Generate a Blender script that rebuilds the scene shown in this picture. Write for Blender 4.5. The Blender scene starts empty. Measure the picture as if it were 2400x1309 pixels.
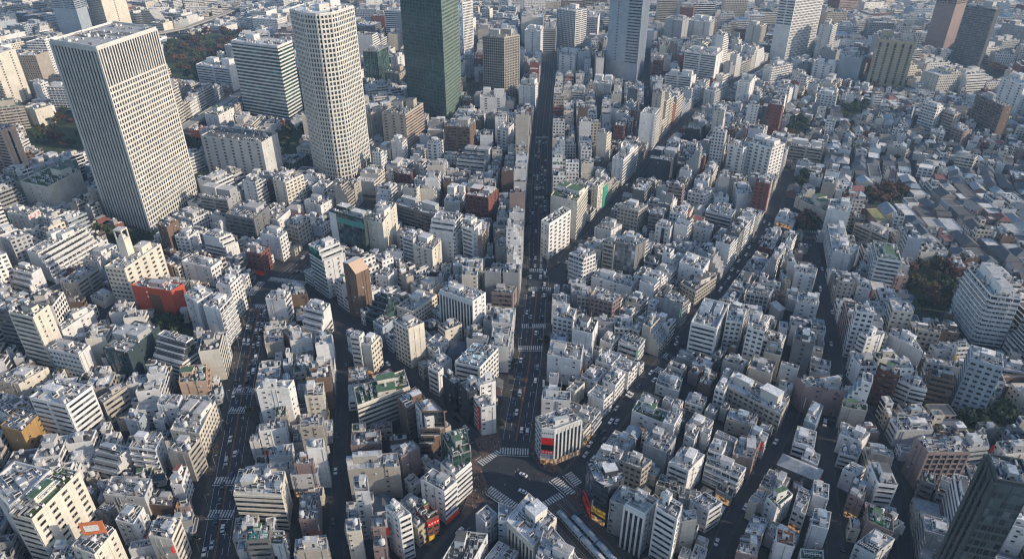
import bpy, bmesh, math, random
import numpy as np
from mathutils import Vector

RND = random.Random(11)
FOCAL, PITCH, CAMZ = 1600.0, math.radians(30.5), 260.0
SP, CP = math.sin(PITCH), math.cos(PITCH)
SC = bpy.context.scene
COL = SC.collection

def ground(px, py, z=0.0):
    x = (px - 1200) / FOCAL; y = -(py - 654.5) / FOCAL
    d = (x, CP + y * SP, -SP + y * CP)
    t = (z - CAMZ) / d[2]
    return (d[0] * t, d[1] * t)

def project(x, y, z):
    z -= CAMZ
    dep = max(y * CP - z * SP, 5.0); u = y * SP + z * CP
    return (1200 + FOCAL * x / dep, 654.5 - FOCAL * u / dep)

# ------------------------------------------------------------------ materials
def new_mat(name):
    m = bpy.data.materials.new(name); m.use_nodes = True
    nt = m.node_tree
    for n in list(nt.nodes): nt.nodes.remove(n)
    out = nt.nodes.new('ShaderNodeOutputMaterial')
    b = nt.nodes.new('ShaderNodeBsdfPrincipled')
    nt.links.new(b.outputs[0], out.inputs[0])
    return m, nt, b

def nd(nt, typ, **kw):
    n = nt.nodes.new(typ)
    for k, v in kw.items(): setattr(n, k, v)
    return n

def mth(nt, op, a, b=None, c=None):
    n = nt.nodes.new('ShaderNodeMath'); n.operation = op
    for i, x in enumerate((a, b, c)):
        if x is None: continue
        if isinstance(x, (int, float)): n.inputs[i].default_value = x
        else: nt.links.new(x, n.inputs[i])
    return n.outputs[0]

def mixc(nt, f, a, b, mode='MIX'):
    n = nt.nodes.new('ShaderNodeMix'); n.data_type = 'RGBA'; n.blend_type = mode
    for s, x in ((0, f), (6, a), (7, b)):
        if isinstance(x, (int, float)): n.inputs[s].default_value = x
        elif isinstance(x, (tuple, list)): n.inputs[s].default_value = (*x, 1) if len(x) == 3 else x
        else: nt.links.new(x, n.inputs[s])
    return n.outputs[2]

def ramp(nt, x, stops):
    n = nt.nodes.new('ShaderNodeValToRGB'); e = n.color_ramp.elements
    while len(e) < len(stops): e.new(0.5)
    for i, (p, c) in enumerate(stops):
        e[i].position = p; e[i].color = (c, c, c, 1) if isinstance(c, (int, float)) else (*c, 1)
    nt.links.new(x, n.inputs[0]); return n.outputs[0]

def noise(nt, scale, detail=3, stretch=None, rough=0.6):
    g = nt.nodes.new('ShaderNodeNewGeometry').outputs['Position']
    if stretch:
        mp = nt.nodes.new('ShaderNodeMapping'); mp.inputs['Scale'].default_value = stretch
        nt.links.new(g, mp.inputs[0]); g = mp.outputs[0]
    n = nt.nodes.new('ShaderNodeTexNoise'); n.inputs['Scale'].default_value = scale
    n.inputs['Detail'].default_value = detail; n.inputs['Roughness'].default_value = rough
    nt.links.new(g, n.inputs['Vector'])
    return n.outputs['Fac']

def base_colour(nt, source):
    if source == 'attr':
        a = nt.nodes.new('ShaderNodeAttribute'); a.attribute_name = 'Col'; return a.outputs['Color']
    return nt.nodes.new('ShaderNodeObjectInfo').outputs['Color']

def grime(nt, c, amount=0.14):
    n1 = ramp(nt, noise(nt, 0.7, 6, (1, 1, 0.25), 0.7), [(0.3, 1 - amount), (0.62, 1.0)])
    n2 = ramp(nt, noise(nt, 0.11, 3), [(0.25, 0.82), (0.75, 1.12)])
    return mixc(nt, 1.0, mixc(nt, 1.0, c, n1, 'MULTIPLY'), n2, 'MULTIPLY')

def bump(nt, bsdf, h, dist=0.1, strength=0.5):
    b = nt.nodes.new('ShaderNodeBump'); b.inputs['Strength'].default_value = strength; b.inputs['Distance'].default_value = dist
    nt.links.new(h, b.inputs['Height']); nt.links.new(b.outputs[0], bsdf.inputs['Normal'])

def mat_plain(name, source='attr', rough=0.85, amount=0.15):
    m, nt, b = new_mat(name)
    col = grime(nt, base_colour(nt, source), amount)
    if source == 'attr':        # construction joints at each storey; on parapets a shadow line painted along the foot
        s = nt.nodes.new('ShaderNodeSeparateXYZ'); nt.links.new(nt.nodes.new('ShaderNodeUVMap').outputs[0], s.inputs[0])
        j = mth(nt, 'MAXIMUM', mth(nt, 'LESS_THAN', mth(nt, 'FRACT', s.outputs[1]), 0.05), mth(nt, 'LESS_THAN', mth(nt, 'FRACT', s.outputs[0]), 0.025))
        col = mixc(nt, mth(nt, 'MULTIPLY', j, 0.28), col, (0.05, 0.05, 0.05))
    nt.links.new(col, b.inputs['Base Color'])
    b.inputs['Roughness'].default_value = rough
    return m

def mat_facade(name, rect, dark=(0.010, 0.013, 0.017), light=(0.16, 0.17, 0.18), p_light=0.16, sparse=0.0, mull=0.0, tint=False, pale_foot=None, rough=0.18):
    """wall with one opening per UV cell; the cell's random number sets how dark its glass or painted recess is"""
    m, nt, b = new_mat(name)
    uv = nt.nodes.new('ShaderNodeUVMap').outputs[0]
    s = nt.nodes.new('ShaderNodeSeparateXYZ'); nt.links.new(uv, s.inputs[0])
    fu, fv = mth(nt, 'FRACT', s.outputs[0]), mth(nt, 'FRACT', s.outputs[1])
    cu, cv = mth(nt, 'FLOOR', s.outputs[0]), mth(nt, 'FLOOR', s.outputs[1])
    u0, u1, v0, v1 = rect
    mask = mth(nt, 'MULTIPLY', mth(nt, 'MULTIPLY', mth(nt, 'GREATER_THAN', fu, u0), mth(nt, 'LESS_THAN', fu, u1)),
               mth(nt, 'MULTIPLY', mth(nt, 'GREATER_THAN', fv, v0), mth(nt, 'LESS_THAN', fv, v1)))
    cmb = nt.nodes.new('ShaderNodeCombineXYZ'); nt.links.new(cu, cmb.inputs[0]); nt.links.new(cv, cmb.inputs[1])
    wn = nd(nt, 'ShaderNodeTexWhiteNoise', noise_dimensions='3D'); nt.links.new(cmb.outputs[0], wn.inputs['Vector'])
    r = wn.outputs['Value']
    if sparse:
        cmb2 = nt.nodes.new('ShaderNodeCombineXYZ'); nt.links.new(cu, cmb2.inputs[0])
        wn2 = nd(nt, 'ShaderNodeTexWhiteNoise', noise_dimensions='3D'); nt.links.new(cmb2.outputs[0], wn2.inputs['Vector'])
        mask = mth(nt, 'MULTIPLY', mask, mth(nt, 'GREATER_THAN', wn2.outputs['Value'], sparse))
    col = base_colour(nt, 'attr')
    wall = grime(nt, col)
    if pale_foot: wall = mixc(nt, mth(nt, 'MULTIPLY', mth(nt, 'LESS_THAN', fv, pale_foot), 0.25), wall, (0.9, 0.9, 0.9))  # paler strip at the foot of each cell: the balcony front
    if tint:
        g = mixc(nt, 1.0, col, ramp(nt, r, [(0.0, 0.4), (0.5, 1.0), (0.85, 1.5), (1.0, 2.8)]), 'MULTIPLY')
        g = mixc(nt, 1.0, g, ramp(nt, noise(nt, 0.045, 3), [(0.3, 0.45), (0.5, 1.0), (0.7, 2.2)]), 'MULTIPLY')  # broad noise patches put reflections into the glass colour
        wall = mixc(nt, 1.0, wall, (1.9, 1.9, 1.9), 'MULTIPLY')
    else:
        g = mixc(nt, ramp(nt, r, [(1 - p_light - 0.1, 0.0), (1 - p_light + 0.12, 1.0)]), dark, light)
    if mull:
        k = mth(nt, 'LESS_THAN', mth(nt, 'FRACT', mth(nt, 'MULTIPLY', s.outputs[0], mull)), 0.13)
        g = mixc(nt, mth(nt, 'MULTIPLY', k, 0.5), g, col)
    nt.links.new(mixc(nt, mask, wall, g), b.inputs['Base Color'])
    nt.links.new(mth(nt, 'MULTIPLY_ADD', mask, rough - 0.85, 0.85), b.inputs['Roughness'])
    bump(nt, b, mth(nt, 'MULTIPLY', mask, -1.0), 0.25, 0.6)
    return m

MATS = {}
def init_mats():
    M = MATS
    M['x'] = mat_plain('painted_concrete_wall')
    M['p'] = mat_facade('punched_window_wall', (0.22, 0.78, 0.3, 0.76))
    M['s'] = mat_facade('sparse_window_wall', (0.3, 0.7, 0.36, 0.72), sparse=0.5)
    M['r'] = mat_facade('ribbon_window_wall', (-1, 2, 0.34, 0.78), mull=1.0)
    M['d'] = mat_facade('banded_wall', (-1, 2, 0.3, 1.1), p_light=0.12)
    M['b'] = mat_facade('balcony_wall', (0.06, 0.94, 0.36, 0.95), dark=(0.03, 0.03, 0.034), light=(0.2, 0.19, 0.18), p_light=0.3, pale_foot=0.36, rough=0.5)  # dark cells paint the shaded recess and its doors behind each balcony
    M['g'] = mat_facade('grid_wall', (0.16, 0.84, 0.22, 0.86), p_light=0.18)
    M['v'] = mat_facade('ribbed_wall', (0.3, 0.85, -1, 2), p_light=0.15)
    M['w'] = mat_facade('vertical_strip_wall', (0.35, 0.7, 0.12, 0.9), p_light=0.2)
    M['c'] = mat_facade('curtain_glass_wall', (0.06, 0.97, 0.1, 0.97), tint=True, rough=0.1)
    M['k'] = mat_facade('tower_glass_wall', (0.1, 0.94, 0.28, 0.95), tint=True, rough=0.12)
    M['trim'] = mat_plain('painted_trim', 'obj')
    # roofs
    m, nt, b = new_mat('flat_roof_membrane')
    c = base_colour(nt, 'attr')
    n = ramp(nt, noise(nt, 0.35, 5, None, 0.7), [(0.28, 0.5), (0.48, 0.95), (0.72, 1.2)])
    n2 = ramp(nt, noise(nt, 1.6, 5, None, .75), [(0.34, 0.62), (0.6, 1.1)])
    nt.links.new(mixc(nt, 1, mixc(nt, 1, c, n, 'MULTIPLY'), n2, 'MULTIPLY'), b.inputs['Base Color']); b.inputs['Roughness'].default_value = 0.8
    M['roof'] = m
    m, nt, b = new_mat('pitched_roof_tiles')
    c = base_colour(nt, 'attr')
    w = nd(nt, 'ShaderNodeTexWave', bands_direction='Z'); w.inputs['Scale'].default_value = 2.5
    g = nt.nodes.new('ShaderNodeNewGeometry'); nt.links.new(g.outputs['Position'], w.inputs[0])
    n = ramp(nt, noise(nt, 0.5, 4), [(0.3, 0.7), (0.7, 1.2)])
    nt.links.new(mixc(nt, 0.35, mixc(nt, 1, c, n, 'MULTIPLY'), w.outputs['Color'], 'MULTIPLY'), b.inputs['Base Color']); b.inputs['Roughness'].default_value = 0.6
    M['tiles'] = m
    # window panes: frame + glass whose tone differs from object to object
    m, nt, b = new_mat('window_glass')
    oi = nt.nodes.new('ShaderNodeObjectInfo')
    uv = nt.nodes.new('ShaderNodeUVMap').outputs[0]; s = nt.nodes.new('ShaderNodeSeparateXYZ'); nt.links.new(uv, s.inputs[0])
    cell = mth(nt, 'FLOOR', mth(nt, 'MULTIPLY', s.outputs[0], 6.0))
    wn = nd(nt, 'ShaderNodeTexWhiteNoise', noise_dimensions='2D'); cm = nt.nodes.new('ShaderNodeCombineXYZ')
    nt.links.new(cell, cm.inputs[0]); nt.links.new(mth(nt, 'MULTIPLY', oi.outputs['Random'], 97.0), cm.inputs[1]); nt.links.new(cm.outputs[0], wn.inputs['Vector'])
    nt.links.new(mixc(nt, ramp(nt, wn.outputs['Value'], [(0.68, 0.0), (0.9, 1.0)]), (0.010, 0.013, 0.017), (0.15, 0.16, 0.17)), b.inputs['Base Color'])
    b.inputs['Roughness'].default_value = 0.15
    M['glass'] = m
    def flat(name, c, rough=0.6, metal=0.0, emit=None, strength=0.0):
        m, nt, b = new_mat(name)
        n = ramp(nt, noise(nt, 1.3, 4), [(0.3, 0.75), (0.7, 1.15)])
        nt.links.new(mixc(nt, 1, (*c, 1), n, 'MULTIPLY'), b.inputs['Base Color'])
        b.inputs['Roughness'].default_value = rough; b.inputs['Metallic'].default_value = metal
        if emit:
            b.inputs['Emission Color'].default_value = (*emit, 1)
            v = ramp(nt, noise(nt, 0.6, 3), [(0.4, 0.0), (0.62, 1.0)])
            nt.links.new(mth(nt, 'MULTIPLY', v, strength), b.inputs['Emission Strength'])
        return m
    M['unit'] = flat('machine_white', (0.62, 0.63, 0.63), 0.5)
    M['unitdark'] = flat('machine_grille', (0.05, 0.05, 0.055), 0.6)
    M['steel'] = flat('galvanised_steel', (0.42, 0.43, 0.44), 0.45, 0.3)
    M['rust'] = flat('rusty_duct', (0.28, 0.2, 0.14), 0.8)
    M['turf'] = flat('roof_turf', (0.045, 0.085, 0.02), 0.95)
    M['astro'] = flat('green_court', (0.03, 0.17, 0.06), 0.9)
    M['pool'] = flat('turquoise_panel', (0.08, 0.32, 0.28), 0.5)
    M['shop'] = flat('lit_shopfront', (0.12, 0.09, 0.06), 0.5, 0, (1.0, 0.58, 0.28), 0.6)
    M['shopred'] = flat('lit_red_front', (0.4, 0.03, 0.02), 0.5, 0, (1.0, 0.12, 0.04), 0.15)
    M['yellow'] = flat('lit_yellow_sign', (0.55, 0.36, 0.03), 0.5, 0, (1.0, 0.62, 0.1), 0.25)
    M['red'] = flat('red_sign', (0.6, 0.02, 0.02), 0.5, 0, (1, 0.03, 0.02), 0.12)
    M['white'] = flat('white_sign', (0.75, 0.75, 0.74), 0.5)
    M['black'] = flat('black_sign', (0.015, 0.015, 0.017), 0.4)
    M['orange'] = flat('orange_hoarding', (0.62, 0.19, 0.07), 0.7)
    M['peach'] = flat('peach_render', (0.52, 0.37, 0.28), 0.85)
    M['netting'] = flat('green_netting', (0.03, 0.3, 0.2), 0.8)
    m, nt, b = new_mat('asphalt')
    n1 = ramp(nt, noise(nt, 0.12, 6, None, .7), [(0.3, (0.021, 0.025, 0.032)), (0.55, (0.034, 0.039, 0.047)), (0.75, (0.052, 0.057, 0.065))])
    nt.links.new(n1, b.inputs['Base Color']); b.inputs['Roughness'].default_value = 0.85
    M['asphalt'] = m
    m, nt, b = new_mat('block_ground')
    n = ramp(nt, noise(nt, 0.05, 6), [(0.3, 0.015), (0.5, 0.035), (0.7, 0.07)])
    nt.links.new(n, b.inputs['Base Color']); b.inputs['Roughness'].default_value = 0.95
    M['ground'] = m
    m, nt, b = new_mat('paving')
    n = ramp(nt, noise(nt, 0.3, 5), [(0.3, (0.04, 0.038, 0.037)), (0.7, (0.09, 0.085, 0.08))])
    nt.links.new(n, b.inputs['Base Color']); b.inputs['Roughness'].default_value = 0.9
    M['paving'] = m
    m, nt, b = new_mat('brick_paving')
    n = ramp(nt, noise(nt, 0.5, 5), [(0.3, (0.085, 0.055, 0.045)), (0.7, (0.15, 0.105, 0.09))])
    nt.links.new(n, b.inputs['Base Color']); b.inputs['Roughness'].default_value = 0.9
    M['brickpave'] = m
    m, nt, b = new_mat('road_paint')
    nt.links.new(mixc(nt, ramp(nt, noise(nt, 1.1, 6, None, .75), [(0.36, 0.15), (0.52, 1.0)]), (.06, .06, .065), (.66, .66, .64)), b.inputs['Base Color']); b.inputs['Roughness'].default_value = .8
    M['paint'] = m
    M['paintorange'] = flat('orange_road_paint', (0.42, 0.16, 0.05), 0.7)
    m, nt, b = new_mat('grass')
    n = ramp(nt, noise(nt, 0.4, 6), [(0.3, (0.02, 0.035, 0.012)), (0.7, (0.06, 0.085, 0.025))])
    nt.links.new(n, b.inputs['Base Color']); b.inputs['Roughness'].default_value = 0.95
    M['grass'] = m
    for k, a, c in (('rust', (0.075, 0.038, 0.02), (0.17, 0.085, 0.04)), ('green', (0.02, 0.038, 0.016), (0.06, 0.085, 0.03)), ('bare', (0.05, 0.042, 0.034), (0.1, 0.08, 0.06)), ('olive', (0.04, 0.042, 0.016), (0.09, 0.085, 0.03))):
        m, nt, b = new_mat(k + '_leaves')
        g = nt.nodes.new('ShaderNodeObjectInfo').outputs['Random']
        n = mth(nt, 'ADD', noise(nt, 0.7, 3), mth(nt, 'MULTIPLY_ADD', g, 0.5, -0.25))
        nt.links.new(ramp(nt, n, [(0.25, a), (0.75, c)]), b.inputs['Base Color']); b.inputs['Roughness'].default_value = 0.9
        M[k] = m
    M['bark'] = flat('bark', (0.07, 0.05, 0.035), 0.95)
    m, nt, b = new_mat('car_paint')
    nt.links.new(nt.nodes.new('ShaderNodeObjectInfo').outputs['Color'], b.inputs['Base Color'])
    b.inputs['Roughness'].default_value = 0.25; b.inputs['Coat Weight'].default_value = 0.5
    M['car'] = m
    m, nt, b = new_mat('dark_glass'); b.inputs['Base Color'].default_value = (0.012, 0.014, 0.018, 1); b.inputs['Roughness'].default_value = 0.08
    M['carglass'] = m
    m, nt, b = new_mat('tyre_rubber'); b.inputs['Base Color'].default_value = (0.015, 0.015, 0.015, 1); b.inputs['Roughness'].default_value = 0.9
    M['tyre'] = m
    m, nt, b = new_mat('cloth')
    nt.links.new(nt.nodes.new('ShaderNodeObjectInfo').outputs['Color'], b.inputs['Base Color']); b.inputs['Roughness'].default_value = 0.9
    M['cloth'] = m
    M['skin'] = flat('skin', (0.42, 0.27, 0.19), 0.6)
    M['train'] = flat('train_roof', (0.34, 0.43, 0.52), 0.4)
    M['ballast'] = flat('track_ballast', (0.09, 0.075, 0.065), 0.95)
    M['viaduct'] = flat('viaduct_concrete', (0.34, 0.33, 0.31), 0.9)

WALLC = dict(V=(.63, .62, .58), W=(.73, .73, .725), w=(.60, .61, .615), C=(.67, .63, .55), c=(.43, .395, .345), E=(.19, .25, .21), G=(.35, .36, .37), g=(.17, .175, .18), B=(.17, .115, .085),  # E puts the lit look of the dark green tower's right face into colour
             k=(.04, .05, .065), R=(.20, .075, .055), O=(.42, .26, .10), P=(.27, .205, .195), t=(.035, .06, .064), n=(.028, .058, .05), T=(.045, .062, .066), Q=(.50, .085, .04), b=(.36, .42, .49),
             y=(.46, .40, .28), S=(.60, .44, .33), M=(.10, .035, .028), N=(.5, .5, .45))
ROOFC = dict(g=(.48, .485, .49), l=(.68, .685, .69), d=(.12, .122, .125), n=(.085, .16, .09), b=(.33, .40, .46), r=(.24, .10, .085), o=(.42, .16, .08), y=(.32, .32, .13), s=(.10, .125, .16))

# ------------------------------------------------------------------ mesh builder
class MB:
    def __init__(s): s.v, s.f, s.m, s.uv, s.c = [], [], [], [], []
    def face(s, pts, mat, col=(.5, .5, .5), uv=None):
        i = len(s.v); s.v.extend(pts); n = len(pts)
        s.f.append(tuple(range(i, i + n))); s.m.append(mat); s.c.append(col)
        s.uv.extend(uv if uv else [(0.0, 0.0)] * n)
    def wall(s, p, q, z0, z1, mat, col, nu=1, nv=1, uo=0, vo=0):
        s.face([(p[0], p[1], z0), (q[0], q[1], z0), (q[0], q[1], z1), (p[0], p[1], z1)], mat, col, [(uo, vo), (uo + nu, vo), (uo + nu, vo + nv), (uo, vo + nv)])
    def prism(s, poly, z0, z1, mat, col=(.5, .5, .5), top=None, topcol=None, bottom=False):
        n = len(poly)
        for i in range(n): s.wall(poly[i], poly[(i + 1) % n], z0, z1, mat, col)
        s.face([(x, y, z1) for x, y in poly], top or mat, topcol or col, [(x, y) for x, y in poly])
        if bottom: s.face([(x, y, z0) for x, y in reversed(poly)], mat, col)
    def box(s, cx, cy, z0, sx, sy, sz, mat, col=(.5, .5, .5), ang=0.0, top=None, topcol=None):
        ca, sa = math.cos(ang), math.sin(ang)
        poly = [(cx + ca * a - sa * b, cy + sa * a + ca * b) for a, b in ((-sx / 2, -sy / 2), (sx / 2, -sy / 2), (sx / 2, sy / 2), (-sx / 2, sy / 2))]
        s.prism(poly, z0, z0 + sz, mat, col, top, topcol)
    def cyl(s, cx, cy, z0, r, h, mat, col=(.5, .5, .5), n=12, r2=None, cap=None):
        r2 = r if r2 is None else r2
        A = [(math.cos(2 * math.pi * i / n), math.sin(2 * math.pi * i / n)) for i in range(n)]
        for i in range(n):
            a, b = A[i], A[(i + 1) % n]
            s.face([(cx + a[0] * r, cy + a[1] * r, z0), (cx + b[0] * r, cy + b[1] * r, z0), (cx + b[0] * r2, cy + b[1] * r2, z0 + h), (cx + a[0] * r2, cy + a[1] * r2, z0 + h)], mat, col)
        if r2 > 0.01: s.face([(cx + a[0] * r2, cy + a[1] * r2, z0 + h) for a in A], cap or mat, col)
    def bar(s, a, b, r, mat, col=(.5, .5, .5), r2=None, n=6):
        a, b = Vector(a), Vector(b); d = (b - a).normalized()
        u = d.cross(Vector((0, 0, 1)) if abs(d.z) < .9 else Vector((1, 0, 0))).normalized(); w = d.cross(u); r2 = r if r2 is None else r2
        A = [u * math.cos(2 * math.pi * i / n) + w * math.sin(2 * math.pi * i / n) for i in range(n)]
        for i in range(n):
            p, q = A[i], A[(i + 1) % n]
            s.face([tuple(a + q * r), tuple(a + p * r), tuple(b + p * r2), tuple(b + q * r2)], mat, col)
        s.face([tuple(b + p * r2) for p in reversed(A)], mat, col)
    def mesh(s, name, smooth=False):
        me = bpy.data.meshes.new(name)
        me.from_pydata(s.v, [], s.f)
        keys = sorted(set(s.m)); idx = {k: i for i, k in enumerate(keys)}
        for k in keys: me.materials.append(MATS[k])
        nf = len(s.f)
        me.polygons.foreach_set('material_index', np.array([idx[k] for k in s.m], dtype=np.int32))
        if smooth: me.polygons.foreach_set('use_smooth', np.ones(nf, dtype=bool))
        uvl = me.uv_layers.new(name='UVMap')
        uvl.data.foreach_set('uv', np.array(s.uv, dtype=np.float32).ravel())
        a = me.attributes.new('Col', 'FLOAT_COLOR', 'FACE')
        c = np.ones((nf, 4), dtype=np.float32); c[:, :3] = np.array(s.c, dtype=np.float32).reshape(nf, 3)
        a.data.foreach_set('color', c.ravel())
        me.update()
        return me
    def build(s, name, parent=None, loc=None, smooth=False):
        return put(name, s.mesh(name, smooth), parent, loc)

def put(name, mesh, parent=None, loc=None, rz=0.0, scale=None, color=None):
    o = bpy.data.objects.new(name, mesh); COL.objects.link(o)
    if parent is not None: o.parent = parent
    if loc is not None: o.location = loc
    if rz: o.rotation_euler = (0, 0, rz)
    if scale is not None: o.scale = scale
    if color is not None: o.color = (*color, 1)
    return o

def tag(o, label, cat, group=None, kind=None):
    if label: o['label'] = label
    if cat: o['category'] = cat
    if group: o['group'] = group
    if kind: o['kind'] = kind
    return o

def inset(poly, d):
    """convex polygon (counter-clockwise) moved inwards by d (one number, or one per edge)"""
    n = len(poly); ds = [d] * n if isinstance(d, (int, float)) else list(d)
    L = []
    for i in range(n):
        p, q = poly[i], poly[(i + 1) % n]
        ex, ey = q[0] - p[0], q[1] - p[1]; l = math.hypot(ex, ey) or 1e-6
        nx, ny = -ey / l, ex / l
        L.append((p[0] + nx * ds[i], p[1] + ny * ds[i], ex / l, ey / l))
    out = []
    for i in range(n):
        x1, y1, ax, ay = L[i - 1]; x2, y2, bx, by = L[i]
        det = ax * by - ay * bx
        if abs(det) < 1e-4: out.append((x2, y2)); continue
        t = ((x2 - x1) * by - (y2 - y1) * bx) / det
        out.append((x1 + ax * t, y1 + ay * t))
    return out

def area(poly):
    return 0.5 * sum(poly[i][0] * poly[(i + 1) % len(poly)][1] - poly[(i + 1) % len(poly)][0] * poly[i][1] for i in range(len(poly)))

def inside(poly, x, y):
    for i in range(len(poly)):
        p, q = poly[i], poly[(i + 1) % len(poly)]
        if (q[0] - p[0]) * (y - p[1]) - (q[1] - p[1]) * (x - p[0]) < 0: return False
    return True

def in_poly(poly, x, y):
    c = False; j = len(poly) - 1
    for i in range(len(poly)):
        if (poly[i][1] > y) != (poly[j][1] > y) and x < (poly[j][0] - poly[i][0]) * (y - poly[i][1]) / (poly[j][1] - poly[i][1]) + poly[i][0]: c = not c
        j = i
    return c

def centroid(poly): return (sum(p[0] for p in poly) / len(poly), sum(p[1] for p in poly) / len(poly))

def jitter_col(c, r, k=0.08):
    f = 1 + r.uniform(-k, k); w = r.uniform(-0.03, 0.03)
    return tuple(max(0.01, min(0.85, x * f * (1 + w * s))) for x, s in zip(c, (1, 0, -1)))

# ------------------------------------------------------------------ small shared meshes
SH = {}
def init_shared():
    b = MB(); b.box(0, 0, 0, 1, 1, 1, 'trim'); SH['block'] = b.mesh('trim_block')            # unit block, base at z = 0
    b = MB()                                                                                  # window facing -Y: frame proud of the wall, glass set inside it
    t = 0.07
    for x0, x1, z0, z1 in ((-.5, .5, -.5, -.5 + t), (-.5, .5, .5 - t, .5), (-.5, -.5 + t * .5, -.5 + t, .5 - t), (.5 - t * .5, .5, -.5 + t, .5 - t)):
        b.box((x0 + x1) / 2, -0.5, z0, x1 - x0, 1.0, z1 - z0, 'trim')
    b.face([(-.5 + t * .5, -.28, -.5 + t), (.5 - t * .5, -.28, -.5 + t), (.5 - t * .5, -.28, .5 - t), (-.5 + t * .5, -.28, .5 - t)], 'glass', (.1, .1, .1), [(0, 0), (1, 0), (1, 1), (0, 1)])
    SH['window'] = b.mesh('window')
    b = MB(); b.box(0, 0, 0.25, 1.9, 1.0, 1.35, 'unit'); b.box(0, -.51, .45, 1.6, .05, .9, 'unitdark'); b.cyl(-.45, 0, 1.6, .36, .1, 'unitdark', n=10); b.cyl(.45, 0, 1.6, .36, .1, 'unitdark', n=10)
    for x in (-.8, .8): b.box(x, 0, 0, .12, .9, .25, 'steel')
    SH['air_conditioner'] = b.mesh('air_conditioner')
    b = MB(); b.box(0, 0, .3, 1.3, 2.4, 1.9, 'unit'); b.box(0, 0, 2.2, 1.0, 2.0, .12, 'unitdark'); b.box(.66, 0, .7, .04, 2.0, 1.2, 'unitdark'); b.box(0, 0, 0, 1.0, 2.2, .3, 'steel')
    SH['chiller'] = b.mesh('chiller')
    b = MB(); b.cyl(0, 0, .9, 1.0, 1.9, 'unit', n=14); b.cyl(0, 0, 2.8, 1.0, .4, 'unit', n=14, r2=.25)
    for a in range(4): b.box(.7 * math.cos(a * 1.571 + .78), .7 * math.sin(a * 1.571 + .78), 0, .14, .14, .9, 'steel')
    SH['water_tank'] = b.mesh('water_tank')
    b = MB(); b.box(0, 0, .5, 4.2, .55, .55, 'steel'); b.box(1.9, 0, 0, .5, .5, .5, 'steel'); b.box(-1.9, 0, 0, .5, .5, 1.5, 'rust'); b.box(0, .6, .1, 3.4, .25, .25, 'rust')
    SH['duct'] = b.mesh('duct')
    b = MB(); b.bar((0, 0, 0), (0, 0, 5.5), .07, 'steel', r2=.04)
    for z in (3.4, 4.3, 5.0): b.bar((-.8, 0, z), (.8, 0, z), .035, 'steel', n=4)
    b.bar((0, -.6, 3.9), (0, .6, 3.9), .035, 'steel', n=4); b.box(0, 0, 0, .6, .6, .25, 'unit')
    SH['antenna'] = b.mesh('antenna')
    b = MB(); b.box(0, 0, 0, 2.6, 2.2, 2.5, 'unit'); b.box(0, 0, 2.5, 2.9, 2.5, .18, 'steel'); b.box(.4, -1.11, 0.05, .9, .04, 2.0, 'unitdark')
    SH['stair_hut'] = b.mesh('stair_hut')
    b = MB()
    for x in (-1.5, 1.5):
        for y in (-1, 1): b.box(x, y, 0, .12, .12, 2.0, 'steel')
    for k in range(5): b.box(-1.5 + k * .75, 0, 2.0, .12, 2.3, .14, 'steel')
    for y in (-1, 1): b.box(0, y, 2.14, 3.3, .12, .12, 'steel')
    b.box(0, 0, 0, 2.4, 1.2, 1.1, 'unit')
    SH['pergola'] = b.mesh('pergola')
    b = MB(); b.box(0, -.03, 0, .95, .06, 2.0, 'unitdark'); SH['door'] = b.mesh('door')
CLUTTER = ['air_conditioner'] * 6 + ['chiller'] * 3 + ['duct'] * 3 + ['antenna', 'water_tank', 'stair_hut', 'pergola']
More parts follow.
